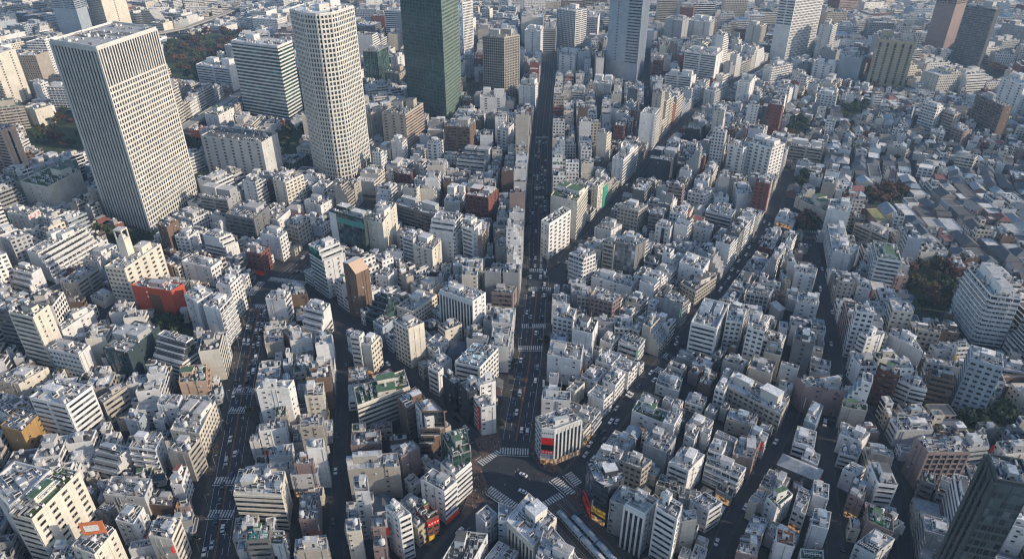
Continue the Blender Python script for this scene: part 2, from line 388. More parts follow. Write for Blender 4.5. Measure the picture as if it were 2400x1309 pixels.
# ---- hand-surveyed buildings: tile | roof corners (left, near, right...) | height or ground point under the near corner |
#      kind | facade styles | wall colour | roof colour | options | label | short reference
TILE = {c + r: (int(c) * 600, {'0': 0, '1': 430, '2': 869}[r]) for c in '0123' for r in '012'}
SURVEY = """
00|350,288 672,340 1090,200|b1041,1615|office_tower|v g|V|g|frame|tall cream office tower with close vertical ribs and white roof boxes|the ribbed cream tower
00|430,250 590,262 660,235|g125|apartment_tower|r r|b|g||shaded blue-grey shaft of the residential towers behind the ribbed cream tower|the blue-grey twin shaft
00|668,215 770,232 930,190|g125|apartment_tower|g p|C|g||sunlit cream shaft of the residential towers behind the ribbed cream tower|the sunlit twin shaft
00|-190,330 -60,395 45,345|b90,745|apartment_tower|b p|C|l||cream slab with dotted balconies cut by the edge beside the terraced block|the dotted cream slab
00|-150,890 5,915 105,880|b130,1240|apartment_building|r x|S|g||slab with blank peach end wall and one dark window strip at the picture edge|the peach end-wall slab
00|-190,770 165,742 90,715|b205,892|apartment_building|b b|c|n||long terraced beige block with green roof and deep balcony lines|the long terraced block
00|170,752 243,772 358,738|b268,888|office_building|x x|C|l||small cream block with blank walls beside the dark grove|the blank cream block
00|230,585 282,592 330,572|b318,728|apartment_building|x p|W|l||white blank-fronted block with dark side standing behind the ribbed cream tower|the blank-fronted white block
00|340,602 485,612 505,592|b520,768|apartment_building|b b|W|l||white balcony slab partly hidden by the ribbed cream tower|the hidden white slab
00|140,1268 330,1308 560,1190|b466,1480|office_building|s x|C|n|turf|low cream hall with tiny square windows and lawn roof|the lawn-roofed hall
00|330,1275 560,1185 610,1120|14|office_building|c c|t|n|turf|low dark teal glass wing between the lawn-roofed hall and the ribbed cream tower|the teal glass wing
00|1610,288 1934,328 2035,285|b2014,836|office_tower|d d|W|l|pent|green glass office tower with pale horizontal bands|the green banded tower
00|1420,440 1600,482 1650,440|b1628,640|office_building|r x|W|l|pent|white midrise with ribbon windows left of the green banded tower|the white ribbon midrise
00|1425,795 1522,810 1630,755|b1540,905|office_building|x s|W|n||low white block with green roof below the green banded tower|the low green-roofed block
00|1400,950 1823,1000 1935,930|b1866,1262|office_building|p x|w|d||wide grey-beige hall with dotted lower wall in front of the green banded tower|the grey dotted hall
10|200,1130 262,1142 370,1078|8|pavilion|c c|t|b||low pavilion with pale teal roof left of the round tower|the teal pavilion
10|240,64 330,92 430,100 530,90 680,40|156|office_tower|g g g g|V|l|back,roundfront,pent|rounded cream tower with dense square windows and curved glazed corner|the rounded cream tower
10|905,70 1035,80 1045,60|60|office_building|d d|W|l||pale banded office block behind the rounded cream tower|the pale banded block
10|745,362 845,364 920,325|b866,600|office_building|c c|n|l|frame|green glass box with cream frame right of the rounded cream tower|the green glass box
10|938,398 986,402 1060,380|b992,505|office_building|x p|W|l||white block with dotted windows at the foot of the dark green tower|the dotted white block
10|918,247 1005,242 1048,215|b1005,352|apartment_building|x p|c|g||plain beige block between the rounded cream tower and the dark green tower|the plain beige block
10|860,500 1000,520 1068,470|14|office_building|p p|c|d||low dull beige block with flat roof below the dotted white block|the dull low block
10|1080,770 1332,838 1416,742|g150|office_tower|k g|E|d||tall dark green glass tower running out of the top of the picture|the dark green tower
10|875,790 1040,802 1195,700|b1052,1060|office_building|p d|c|d|pent|beige office block with brown bands and cream penthouse left of the dark green tower|the brown-banded block
10|775,778 800,800 872,738|b832,1000|office_building|x x|c|d||grey slab with cream end wall between the rounded tower and brown-banded block|the cream-ended slab
10|1395,12 1440,24 1505,8|b1440,382|office_tower|c g|W|l||slim white tower right behind the dark green tower|the slim white tower
10|1570,262 1730,266 1860,250|b1745,690|apartment_tower|g g|c|g|pent|cream concrete grid tower left of the straight avenue|the cream grid tower
10|1560,680 1735,682 1740,640|b1735,800|office_building|p x|W|l|pent|bright white cube with small square windows below the cream grid tower|the bright white cube
10|1310,882 1490,895 1532,848|b1495,1110|office_building|r x|B|g||dark brown block with cream end wall and pale roof|the dark brown block
10|1190,1000 1265,1008 1305,978|b1275,1155|apartment_building|p p|W|l|tank|slim white block with round roof drum beside the dark brown block|the drum-topped white block
10|1395,1120 1590,1140 1700,985|b1590,1210|apartment_building|r p|w|g|st:0:4|grey stepped block with setback terraces right of the dark brown block|the grey stepped block
10|945,985 1020,1000 1045,965|b1040,1130|apartment_building|x p|W|l||narrow white block under the brown-banded block|the narrow white block
10|1680,900 1745,915 1790,865|24|office_building|p x|W|l||rounded-edge white block below the bright white cube|the round-edged white block
10|970,1210 1080,1225 1110,1180|b1085,1290|shop_building|p p|R|g||low red-brown brick block right of the rounded cream tower foot|the red-brown low block
20|315,62 445,82 525,65|b450,352|office_tower|g r|w|l|pent|pale grey double tower on the right of the straight avenue far up|the pale double tower
20|648,525 770,560 862,572 912,500|g150|office_tower|p r v|b|g|back|tall blue-grey tower with lit right edge out of the picture top|the blue-grey tower
20|328,385 440,396 460,360|b446,540|office_building|p x|W|l|pent|white cube with rows of dark windows left of the blue-grey tower|the windowed white cube
20|1205,362 1425,392 1475,350|b1410,602|office_building|r x|W|g||broad white office slab with ribbon windows and dark roof band|the broad ribbon slab
20|80,600 195,612 215,575|b190,782|office_building|s p|W|g||white corner block on the left kerb of the straight avenue far up|the white kerb block
20|705,1105 780,1122 915,990|b765,1300|office_building|x d|W|g||white slab with blank end and striped sunlit side facing the slanted street|the striped sunlit slab
20|955,1105 1108,1130 1165,1060|b1090,1305|office_building|x r|k|g|pent|navy blue office box with plain front and lit side|the navy box
20|1210,895 1310,908 1385,850|b1312,1010|office_building|x p|k|g||smaller dark box behind the navy box on the same street|the smaller dark box
20|1510,1010 1612,1042 1660,1010|b1570,1265|apartment_building|p p|W|l||white tower block with paired windows, left one of the white pair|the left white twin block
20|1655,992 1812,1040 1905,1005|b1770,1290|apartment_building|p p|W|l|pent|white tower block with paired windows, right one of the white pair|the right white twin block
20|945,802 1050,806 1085,765|b1010,1060|apartment_building|x b|W|l||white slab with sunlit ridged balconies at a slanted street corner|the ridged white slab
20|1575,580 1660,582 1785,490|b1662,755|apartment_building|x p|W|g||pale slab with sunlit window grid on the upper slanted street|the sunlit window slab
20|1330,622 1392,642 1535,530|b1396,760|apartment_building|x b|w|g||row-end slab with sunlit side left of the sunlit window slab|the sunlit row slab
20|1070,520 1250,540 1285,520|b1250,640|apartment_building|r x|W|l||white ribbon block standing in front of the broad ribbon slab|the small ribbon slab
20|1040,405 1105,412 1115,385|b1090,500|office_building|x p|W|l||white blank box to the left of the broad ribbon slab|the white blank box
20|985,420 1050,428 1060,400|b1040,560|apartment_building|r r|R|g||narrow red-brown block beside the dark upper street|the narrow red-brown block
20|415,640 505,645 510,605|b505,712|office_building|r x|W|l||small white block with three dark window lines by the straight avenue|the three-line white block
20|565,580 690,590 705,540|b690,660|apartment_building|x p|w|l||pale low block at the foot of the blue-grey tower|the pale foot block
20|1085,130 1190,150 1200,110|40|apartment_building|p p|G|g||grey tower block before the plain red slab far up|the grey far block
20|1175,55 1265,58 1275,40|b1240,225|apartment_building|x x|R|g||plain dark red slab far up right of the blue-grey tower|the plain red slab
20|1235,140 1380,160 1400,130|b1370,290|apartment_building|p b|W|l||bulky white apartment block right of the plain red slab|the bulky white block
20|1640,175 1740,190 1770,165|b1730,345|apartment_building|p b|C|l||cream tower block beside the far round-fronted office|the cream far block
30|5,408 112,424 300,388|g150|office_tower|r g|W|l||white tower with sunlit grid side running out of the picture top|the sunlit grid tower
30|-15,458 25,478 215,415|b18,610|apartment_building|x b|W|g||long white balcony slab in front of the sunlit grid tower|the long balcony slab
30|315,450 470,462 490,445|b465,560|apartment_building|p p|W|l||white punched-window block right of the long balcony slab|the punched white block
30|765,278 1032,298 1030,250|b925,612|apartment_tower|w w|y|d|pent|yellow stone tower with dark vertical strips and brown roof|the yellow stone tower
30|1080,330 1215,345 1290,330|g150|apartment_tower|r r|P|d||dark brown residential tower out of the picture top|the dark brown tower
30|1388,40 1592,72 1612,48|b1442,478|apartment_tower|b v|g|g|pent|dark grey residential tower with balcony columns beside the dark brown tower|the dark balcony tower
30|1470,658 1645,748 1705,742|b1585,975|apartment_building|b x|B|g||brown slab with dark balconies and a cream stripe on its end wall|the brown balcony slab
30|1690,545 1790,600 1900,560|b1745,820|apartment_building|p p|W|l||white window-grid block cut by the picture edge behind the brown balcony slab|the edge white grid block
30|1100,718 1182,752 1205,735|b1152,930|apartment_building|b p|W|l||slim white balcony block left of the brown balcony slab|the slim balcony block
30|1205,765 1300,805 1335,790|b1270,945|apartment_building|b p|c|l||beige balcony block between the slim balcony block and brown balcony slab|the beige balcony block
30|1262,880 1365,920 1425,905|b1350,1015|apartment_building|p x|P|b||squat brown block with pale roof below the brown balcony slab|the squat brown block
30|835,1030 965,1052 985,1040|b952,1115|apartment_building|x p|c|g||beige box with blank front among the low houses|the beige box
30|155,1012 385,1046 392,1010|b376,1152|apartment_building|r p|c|l||yellow-beige block with window bands at the quarter's edge|the yellow-beige block
30|1315,1090 1440,1112 1465,1088|b1425,1195|apartment_building|b p|C|l||cream flats with ribbed front among the low houses|the ribbed cream flats
30|350,655 480,675 490,650|b460,765|apartment_building|p x|W|l||white flats with dark square windows above the low houses|the white square-windowed flats
30|1045,1165 1150,1180 1165,1155|b1140,1245|house|p p|W|l||white cube house with dark windows among grey roofs|the white cube house
01|185,470 310,508 650,318|b402,690|apartment_building|x b|W|g|st:1:3|large white terraced flats stepping down towards the lit side|the large terraced flats
01|92,612 185,662 262,592|b252,785|apartment_building|r x|W|l|st:0:3|small white stepped block with slanted white roof face near the edge|the small stepped block
01|728,585 868,600 1122,425|b905,865|office_building|p p|C|l|belfry|cream block carrying a tall open-topped lift tower|the lift-tower block
01|75,888 232,940 330,850|b385,1330|apartment_building|r s|C|d|pent|tall block with dark shaded flank and sunlit cream end wall|the dark-flanked block
01|405,1003 432,1032 606,880|b442,1115|office_building|x s|W|g||white warehouse-like block with three dark slots in its lit wall|the slotted white block
01|415,690 535,702 690,595|b560,805|apartment_building|s r|c|g||grey flats with rooftop drum left of the lift-tower block|the drum-roofed flats
20|215,205 308,207 314,188|b308,372|office_building|d x|G|g||grey banded block closing the far end of the straight avenue|the avenue-end block
20|90,215 200,225 215,190|b195,400|apartment_building|p x|W|l||pale block left of the far end of the straight avenue|the pale avenue-end flats
20|490,120 600,125 615,95|b600,280|apartment_building|b x|W|l||white balcony flats between the pale double tower and the blue-grey tower|the white far flats
01|918,715 1195,758 1282,703|b1228,970|apartment_building|x x|Q|g|redmid|bright red-walled block with plain grey roof|the red-walled block
01|1268,552 1470,600 1545,545|b1475,720|office_building|s p|W|l|frame|white block with large pale rimmed roof right of the red-walled block|the pale-rimmed block
01|1410,365 1562,395 1650,360|b1592,550|apartment_building|r x|W|g|st:1:2|white block with ribbon balconies and rounded bright end|the rounded ribbon block
01|1218,370 1312,382 1385,330|b1340,500|office_building|p s|W|g||white office with small black windows left of the rounded ribbon block|the black-windowed office
01|1100,290 1162,310 1238,255|b1192,492|office_building|x x|B|g||narrow brown tower with orange-lit side by the ribbed tower foot|the narrow brown tower
01|1570,222 1772,262 1875,165|b1790,420|office_building|r x|g|g|frame|dark grey windowed block with brown rim roof|the brown-rimmed block
01|1393,92 1585,122 1685,48|b1600,235|office_building|r s|G|g|pent|grey office with white roof box at the foot of the grey dotted hall|the grey roof-box office
01|75,207 217,236 292,188|b222,335|shop_building|s x|W|g|redsign|white block with a red and white billboard on its lit end|the billboard block
01|718,1150 895,1188 1112,995|b925,1400|office_building|c x|t|g|pent|dark teal glass office with white roof wall and pale rim|the dark teal office
01|340,1152 552,1205 625,1130|b590,1400|apartment_building|p x|W|g||white flats with blank sunlit end in front of the slotted white block|the blank-ended flats
01|1040,1098 1240,1155 1345,1080|b1245,1400|apartment_building|d d|W|g|st:0:3|banded white and dark stepped block left of the left avenue|the banded stepped block
01|1290,772 1372,832 1480,760|b1400,1075|apartment_building|s s|W|l||tall white block with one column of small windows beyond the red-walled block|the one-column white block
01|1530,690 1610,720 1670,640|26|shop_building|x p|W|l||white block with blank wall on the left avenue near the junction|the junction white block
01|1500,840 1600,880 1660,780|28|apartment_building|x b|W|l||white block with sunlit wavy balconies on the left avenue|the wavy-balcony block
01|-60,870 75,895 200,815|b150,1200|apartment_building|r r|g|g||dark grey slab behind the dark-flanked block at the edge|the dark edge slab
01|580,520 690,548 755,470|b690,590|shop_building|s x|W|g||small white block with bare walls right of the large terraced flats|the bare small block
01|655,780 720,830 790,770|b730,860|shop_building|x x|C|g||small cream block with crowded roof left of the red-walled block|the crowded-roof block
11|510,195 752,262 822,205|b770,535|office_building|c x|t|l|frame|teal glass office with white rim and blank white left strip|the teal glass office
11|768,262 882,282 978,140|b882,535|office_building|x s|C|g||tall cream windowless slab joined to the teal glass office|the cream windowless slab
11|975,150 1255,232 1310,180|b1250,385|office_building|d x|g|l||dark grey banded slab behind the cream windowless slab|the dark banded slab
11|1205,275 1372,300 1438,218|b1340,560|apartment_building|x b|W|l|st:0:2|white flats with sunlit slatted balconies right of the dark banded slab|the slatted flats
11|1095,432 1228,472 1292,402|b1230,648|office_building|s x|C|l|pent|pale block with one dark band and rounded roof box|the dark-band pale block
11|1020,372 1095,395 1160,345|b1100,600|office_building|r x|w|l||grey-white block wedged left of the dark-band pale block|the wedged grey-white block
11|365,428 465,490 612,430|b480,800|office_building|d x|w|l|st:1:2|teal banded corner block with lift shaft over the junction|the teal corner block
11|550,630 632,655 725,610|b650,965|office_building|x x|B|g|peach|brown brick block with slanted peach gable below the teal corner block|the peach-gabled block
11|830,640 922,655 982,602|b925,760|shop_building|s x|W|g||white box with blank lit side in the middle quarter|the white middle box
11|745,820 850,850 985,790|b820,1035|office_building|d c|t|b|st:0:4|dark glass stepped block with pale blue roof and white roof house|the dark stepped glass block
11|975,868 1092,905 1262,785|b1100,1010|office_building|x p|C|l|frame|wide cream-white block with large pale roof in the middle quarter|the wide pale-roofed block
11|1280,748 1510,828 1602,765|b1505,1085|office_building|v x|W|l|pent|tall light grey block with dark glass slots and rooftop box|the glass-slotted grey block
11|953,955 1062,1022 1172,975|b1075,1290|office_building|p x|C|g||block with dark window columns and blank sunlit wall by the side street|the blank sunlit-wall block
11|815,968 882,1012 956,955|b890,1110|shop_building|s s|b|b||small pale blue box with blue roof|the pale blue box
11|65,805 200,815 242,760|b240,1000|shop_building|x r|W|l||white wedge-end block with plain bright front at the junction island|the plain white wedge
11|205,790 362,775 330,700|b375,900|shop_building|s s|B|g||brown brick rear block on the junction island|the brown island block
11|375,895 500,942 560,835|b560,1120|apartment_building|s r|W|l|st:0:3|tall white stepped block on the island between both streets|the tall island block
11|655,1065 720,1075 750,1045|b700,1330|shop_building|r x|w|g||narrow grey banded block at the side street bend|the narrow bend block
11|735,1110 825,1130 890,1060|b830,1330|shop_building|x p|C|l|pent|cream block with lift shaft and balconies at the side street bend|the lift-shaft bend block
11|60,1120 190,1105 180,1020|b175,1200|shop_building|x x|c|g||low beige block with crowded dark roof on the left avenue|the low beige kerb block
11|45,235 150,262 235,185|b160,310|office_building|s x|W|g||white block with grey roof left of the ochre-lit office|the grey-roofed white block
11|215,285 290,310 378,245|b300,445|office_building|p p|c|g|pent|tan office with many small windows above the junction road|the tan office
11|30,345 165,385 215,340|b190,545|office_building|s p|W|g||white office with a lit front at the junction road|the lit-front white office
11|-75,480 35,500 95,445|b60,640|shop_building|p p|R|g||dark red brick corner block at the junction|the dark red corner block
11|115,-30 205,0 330,-60|b262,185|apartment_building|s p|C|l||cream flats with sunlit window grid above the grey-roofed white block|the sunlit-grid flats
11|335,125 450,160 540,110|b460,240|shop_building|x s|W|g|pent|white low block with lift box between tower foot and road|the white lift-box block
11|1460,80 1620,105 1690,40|b1600,285|office_building|p x|R|l||red-brown block with pale roof left of the straight avenue|the red-brown avenue block
11|1310,120 1420,140 1485,20|b1420,210|shop_building|x p|W|l||pale block with bright roof left of the red-brown avenue block|the bright-roofed block
11|1445,300 1510,330 1560,270|b1510,580|apartment_building|r x|W|g||slim striped white block near the straight avenue|the slim striped block
11|1508,365 1575,370 1602,320|b1580,550|apartment_building|x p|S|l||slim peach-lit block stuck to the slim striped block|the slim peach block
11|1670,445 1735,450 1750,400|b1735,585|shop_building|x x|c|g||blank beige tower house beside the straight avenue|the blank beige tower house
11|1640,765 1790,775 1820,720|b1790,920|office_building|r x|P|g||grey-brown block with dark window rows left of the mid junction|the grey-brown row block
11|1080,715 1205,770 1278,690|b1210,800|shop_building|x s|C|g|pent|cream block with brown-patched roof between the middle blocks|the patched-roof block
11|1185,1120 1250,1180 1325,1090|b1230,1230|shop_building|s x|W|g||cream block with messy roof near the diagonal lane|the messy-roof block
11|1195,1250 1260,1300 1365,1230|b1270,1420|shop_building|p x|w|g||small grey block with rimmed dark roof on the diagonal lane|the rimmed lane block
11|1385,1250 1560,1290 1690,1150|20|shop_building|r p|W|b|skyl|white block with glazed roof strips near the straight avenue|the glazed-strip block
21|245,292 298,322 432,215|b293,560|office_building|x p|W|d|frame|white wedge block with window rows between avenue and slanted street|the white wedge block
21|285,90 468,135 545,20|b432,395|office_building|x d|C|n|turf|tall cream block with grass roof behind the white wedge block|the grass-roofed cream block
21|560,10 600,25 632,-10|b590,215|office_building|x x|C|g||slim cream slab right of the grass-roofed cream block|the slim cream slab
21|628,20 660,30 690,0|b655,185|office_building|x c|N|g||slab with bright green netting on its lit side|the green-netted slab
21|398,492 500,530 585,495|b490,720|apartment_building|b p|W|l||white flats with dark balconies at the mid junction corner|the corner balcony flats
21|715,415 862,445 940,400|b868,670|office_building|c x|g|b|pent|dark glass office with bright blank end wall|the dark glass office
21|635,420 712,440 740,400|26|office_building|r x|c|g||beige banded wing left of the dark glass office|the beige banded wing
21|553,655 830,728 878,665|b822,805|office_building|s x|W|g||long low white block with dark roof below the dark glass office|the long low white block
21|545,795 702,835 762,790|b690,1005|office_building|p p|P|l||pinkish beige block with many windows and flat light roof|the pinkish block
21|455,790 540,800 580,740|b500,930|office_building|p x|c|g||narrow beige block joined left of the pinkish block|the joined beige block
21|735,165 882,198 948,152|b868,370|office_building|p p|c|l|pent|beige office with lit side on the slanted street|the lit-sided beige office
21|575,310 690,335 768,290|b680,400|shop_building|x x|W|l|pent|white box with plants on its roof on the slanted street|the planted-roof box
21|1000,295 1105,320 1130,280|b1070,460|shop_building|s x|W|g|blackstripe|white block with one black glass stripe|the black-striped block
21|1245,978 1428,1025 1515,850|b1365,1265|office_building|r x|W|b|frame|tall white office with ribbon windows and long bluish roof|the tall ribbon office
21|1490,960 1602,972 1642,880|b1570,1210|apartment_building|p x|W|l||white flats with window pairs right of the tall ribbon office|the window-pair flats
21|1640,1005 1762,1042 1782,930|b1700,1320|apartment_building|p x|W|g||tall white flats next to the window-pair flats|the tall right flats
21|420,1020 560,1055 602,950|b510,1230|shop_building|x x|W|d|pent|plain white block with dark sloped roof panel right of the avenue|the dark-panel white block
21|285,930 420,960 450,880|b400,1100|shop_building|p x|W|g|pent|white block with busy roof at the avenue bend|the busy-roofed bend block
21|245,1200 480,1240 500,1130|b480,1420|shop_building|s p|W|g||broad white block with cluttered roof right of the avenue|the broad cluttered block
21|740,1110 880,1160 930,1090|b850,1260|shop_building|r p|w|g||grey flats with green-edged roof terrace left of the lit diagonal street|the green-edged flats
21|1165,560 1330,620 1380,540|b1320,760|shop_building|s x|W|l|frame|white-rimmed block with bare wall left of the lit diagonal street|the white-rimmed block
21|1190,690 1280,760 1390,640|b1270,860|shop_building|p p|c|d||tan corner block with dark roof on the lit diagonal street|the tan diagonal block
21|1060,800 1190,850 1235,810|b1180,1010|shop_building|x p|G|l||grey blank-backed block with peach-lit side on the diagonal street|the peach-lit block
21|1350,190 1530,235 1560,190|b1500,300|office_building|d x|W|b||white ribbed-roof office between two diagonal streets|the ribbed-roof office
21|1270,300 1385,330 1405,290|b1340,430|shop_building|x s|W|l||white box with pale roof in the middle of the diagonal quarter|the pale diagonal box
21|1225,60 1340,80 1420,40|b1335,180|apartment_building|p p|W|l||white flats with small windows above the ribbed-roof office|the small-windowed flats
21|1590,90 1680,75 1700,0|b1670,190|office_building|x x|W|l||white blank-walled tower block by the long diagonal street|the blank diagonal tower
21|1635,770 1790,790 1830,740|b1780,900|office_building|g g|G|g||grey framed block with dark bays behind the tall ribbon office|the grey framed block
31|1388,588 1555,785 1765,812|b1422,1112|apartment_tower|b b|W|g|pent|big white apartment slab with stepped balcony fronts beside the grove|the big balcony slab
31|412,182 572,205 592,130|b568,400|apartment_building|x b|W|l|pent|plain white block with one rear balcony stack by the small square|the plain square block
31|415,285 450,478 578,492|b395,600|apartment_building|b s|W|l||long white row along the dark street with bluish front|the bluish long row
31|730,405 762,522 934,550|b710,712|apartment_building|b r|W|n||white flats with green roof court and balcony bands|the green-court flats
31|865,612 885,655 975,648|b845,745|apartment_building|x s|P|g||small pink-beige block attached to the green-court flats|the small pink block
31|105,95 195,145 350,210 395,110|9|school_hall|x x x|C|n||long low hall with pale green segmented roof|the green-roofed hall
31|40,250 170,285 205,215|b160,320|shop_building|s p|W|l||white low block left of the small square|the square-side block
31|700,180 760,265 840,255|7|house|x x|c|y||house with a plain yellow-green roof among low houses|the yellow-roofed house
31|605,280 745,300 840,385 840,290|12|school_hall|r x x|c|g||grey L-shaped school with dark courtyard face|the grey school
31|460,470 575,500 640,440|b500,640|apartment_building|x s|w|l||pale row-end block on the dark street below the long row|the pale row-end block
31|640,1060 690,1078 842,1082|b600,1280|apartment_building|r s|W|l|pent|white block with blue-lit front edge at the dark street bend|the blue-fronted block
31|840,1050 920,1085 1080,1180 985,1030|b900,1330|apartment_building|x d x|W|l||curved white block with dark round windows|the curved white block
31|1120,1130 1180,1160 1285,1170|b1170,1230|shop_building|x x|W|l||pair of blunt white gables beside the big balcony slab|the blunt-gabled block
31|1290,1110 1325,1150 1412,1145|b1300,1290|shop_building|s p|W|g||slim grey-white block under the big balcony slab|the slim grey-white block
31|30,830 80,885 105,870|b40,960|house|x x|G|g|hip|grey hip-roofed house between white rows|the grey hip house
31|200,830 350,860 355,790|b350,1000|shop_building|x x|w|l||pale flat-topped block left of the dark street|the flat-topped pale block
31|185,620 330,650 345,600|b335,780|shop_building|x p|W|l||white row block with crowded roof left of the dark street|the crowded row block
31|620,720 715,745 720,690|b690,860|shop_building|x s|W|g||white and grey block right of the dark street|the dark-street white block
31|1410,1230 1640,1300 1630,1200|b1500,1640|apartment_building|p p|b|l|frame|grey-blue slab with small windows and flat pale roof by the trees|the grey-blue slab
02|205,190 462,247 645,112|b612,548|office_building|r r|W|l||big white office with ribbon windows on both sides|the big ribbon office
02|690,195 722,232 882,112|b762,392|office_building|x r|c|g||beige office wing with window bands behind the big ribbon office|the beige band wing
02|40,365 152,432 262,285|b220,610|apartment_building|x s|O|g||ochre yellow block with one column of windows|the ochre block
02|65,1000 225,1042 558,708|b380,1420|office_building|r p|C|n|turf|large cream block with lawn patches and frame lattice on roof|the lawn-and-lattice block
02|-75,800 72,962 362,705 112,640|35|office_building|x x x|w|g|frame|wide grey block with framed roof deck behind the lawn-and-lattice block|the framed-deck block
02|605,608 782,650 912,540|b760,790|office_building|r p|w|b|st:0:3|grey trapezoid block with bluish roof and slotted side|the trapezoid block
02|910,530 1085,560 1125,455|b1045,735|apartment_building|b x|W|l||white rounded-balcony block beside the trapezoid block|the balcony-row block
02|1165,560 1315,580 1395,475|b1340,770|apartment_building|x r|c|g||beige blank-fronted block with lined side on the left avenue|the lined avenue block
02|1190,795 1270,800 1305,672|b1345,945|shop_building|x p|W|r||small white wedge with dull red roof on the left avenue|the dull red-roofed wedge
02|1220,395 1402,445 1470,195|b1470,600|apartment_building|x p|C|g||cream block with sunlit windows along the left avenue|the cream avenue block
02|1250,85 1440,75 1435,-40|b1470,210|apartment_building|x b|S|n||peach blank-fronted block with green roof corner on the left avenue|the peach-fronted block
02|805,1045 932,1075 1005,955|b990,1240|shop_building|s x|W|b|openframe|white cube with open corner frame under its roof|the open-frame cube
02|1040,1150 1200,1182 1258,1040|b1240,1400|shop_building|x r|C|g||cream block with bright ribbed side at the bottom of the left avenue|the bottom ribbed block
02|660,985 745,1010 820,940|b740,1080|shop_building|x x|g|g||dark little block with cluttered roof next to the orange billboard|the dark cluttered block
02|1045,930 1200,950 1225,850|b1210,1010|shop_building|x p|B|g||brown-fronted low block with pale roof by the left avenue|the brown-fronted block
02|735,850 1010,890 1050,760|12|shop_building|s s|w|g||low grey sprawl with several roof sheds inside the quarter|the low grey sprawl
02|500,1230 660,1290 810,1110|24|shop_building|x x|C|g|orangesign|cluttered cream block carrying an orange billboard frame|the orange billboard block
02|870,340 970,360 1010,300|b900,500|shop_building|x s|b|l||rounded pale blue-white block with small marks above the trapezoid block|the pale rounded block
02|1070,340 1140,350 1160,300|b1100,460|shop_building|x x|W|l||white twin-finned block next to the pale rounded block|the twin-finned block
02|1105,230 1240,250 1255,175|b1230,420|shop_building|x x|W|l||white block with round tank near the cream avenue block|the round-tank block
02|-60,250 60,320 215,235|b60,470|shop_building|s x|W|d||white gable-walled block left of the ochre block|the white gable block
02|-70,90 130,100 355,-10|b180,190|office_building|x s|C|l||cream rooftop block above the big ribbon office at the edge|the cream edge block
12|-155,855 180,872 205,705|b218,1100|office_building|d x|C|l||wide block with dark and cream stripes and rounded lit end|the striped rounded block
12|0,140 225,125 268,68|30|office_building|s x|W|l||broad pale roof block right of the left avenue|the broad pale block
12|38,205 255,185 265,135|b258,300|office_building|s x|W|g||white office with three green windows right of the left avenue|the green-windowed office
12|135,330 212,325 212,245|18|shop_building|x x|c|n||small block with dark green roof beside the alley|the dark green-roofed block
12|20,430 208,400 212,348|b228,560|shop_building|s p|W|g||white block with tiny windows left of the alley|the tiny-windowed block
12|340,185 470,175 472,85|20|shop_building|x x|C|l|pent|cream-fronted block with white roof house in the alley row|the roof-house block
12|305,400 465,385 470,320|22|shop_building|x r|c|g||beige block with flat grey roof in the alley row|the flat alley block
12|395,545 518,535 515,470|26|shop_building|x r|W|l||white-roofed block in the alley row above the pink block|the white-roofed alley block
12|265,660 400,655 405,575|20|shop_building|x x|P|g||pinkish low block in the alley row|the pinkish alley block
12|240,735 432,722 438,660|b370,860|shop_building|s s|w|l||wide pale block with dim windows in the alley row|the dim-windowed block
12|300,1045 440,1040 440,850|b450,1130|shop_building|s r|P|b||long block with bright blue-grey roof panels in the alley row|the blue-panelled block
12|275,1265 500,1250 495,1165|24|shop_building|x r|c|g||grey-beige block at the bottom of the alley row|the bottom alley block
12|95,1210 190,1215 195,1120|20|shop_building|x s|w|n||small block with green skylight roof left of the alley row|the green skylight block
12|-70,1190 95,1180 100,1080|24|shop_building|r x|g|n|poolroof|dark block with turquoise roof panel by the left avenue|the turquoise-roofed block
12|682,122 708,248 1072,112|b742,430|apartment_building|s d|C|n|turf|curved cream flats with green roof end and glazed balconies|the curved cream flats
12|660,530 868,512 870,420|b870,580|shop_building|s x|P|g||grey-brown block with dark flat roof right of the alley|the dark flat alley block
12|640,700 1005,672 985,575|b1022,880|office_building|s s|c|g||large beige block with dirty roof strip right of the alley|the large beige alley block
12|1110,345 1190,345 1310,290 1220,200|b1180,620|office_building|d x x|B|l|st:0:5|brown block with stepped glass terraces facing down|the stepped glass terraces
12|1290,440 1370,600 1495,560 1470,400|26|shop_building|c c c|n|n|round|rounded dark glass block with green roof at the scramble crossing|the green-roofed rounded block
12|1285,650 1390,735 1500,640|b1430,930|shop_building|x d|W|g||white slab with curved lit front at the scramble crossing|the curved-front slab
12|1145,755 1312,850 1398,775|b1322,1065|shop_building|s d|W|g|redbase|tall white slab with lined front and red strip at street level|the red-strip slab
12|1035,760 1090,815 1135,780|b1090,880|shop_building|s x|W|g||small white block left of the red-strip slab|the small white slab
12|900,950 1000,1040 1075,1005|b1020,1330|shop_building|x r|W|l|pent|tall white pencil block with tower box at the bottom street|the tall pencil block
12|1080,1055 1130,1110 1195,1050|b1140,1230|shop_building|s p|y|b||narrow yellowish block next to the tall pencil block|the narrow yellowish block
12|1110,960 1190,1050 1275,1010|b1200,1190|shop_building|x p|R|n|redsign2|block with red sign band and mossy roof above the bottom street|the mossy-roofed block
12|690,850 790,845 775,735|30|shop_building|x x|w|g||narrow grey roofed block directly right of the alley|the narrow alley block
12|632,1130 735,1120 725,1030|22|shop_building|s x|C|b||cream block with blue-grey roof at the alley bottom|the alley-bottom cream block
12|820,1240 910,1235 905,1160|16|shop_building|s x|P|g||brown low block at the picture bottom beside the pencil block|the brown bottom block
12|815,1100 905,1090 885,1010|20|shop_building|x x|P|g||dark grey-roofed low block left of the tall pencil block|the grey-roofed low block
12|1110,235 1180,330 1285,310 1220,205|24|shop_building|x x x|W|l||white block with crowded roof above the stepped glass terraces|the crowded white block
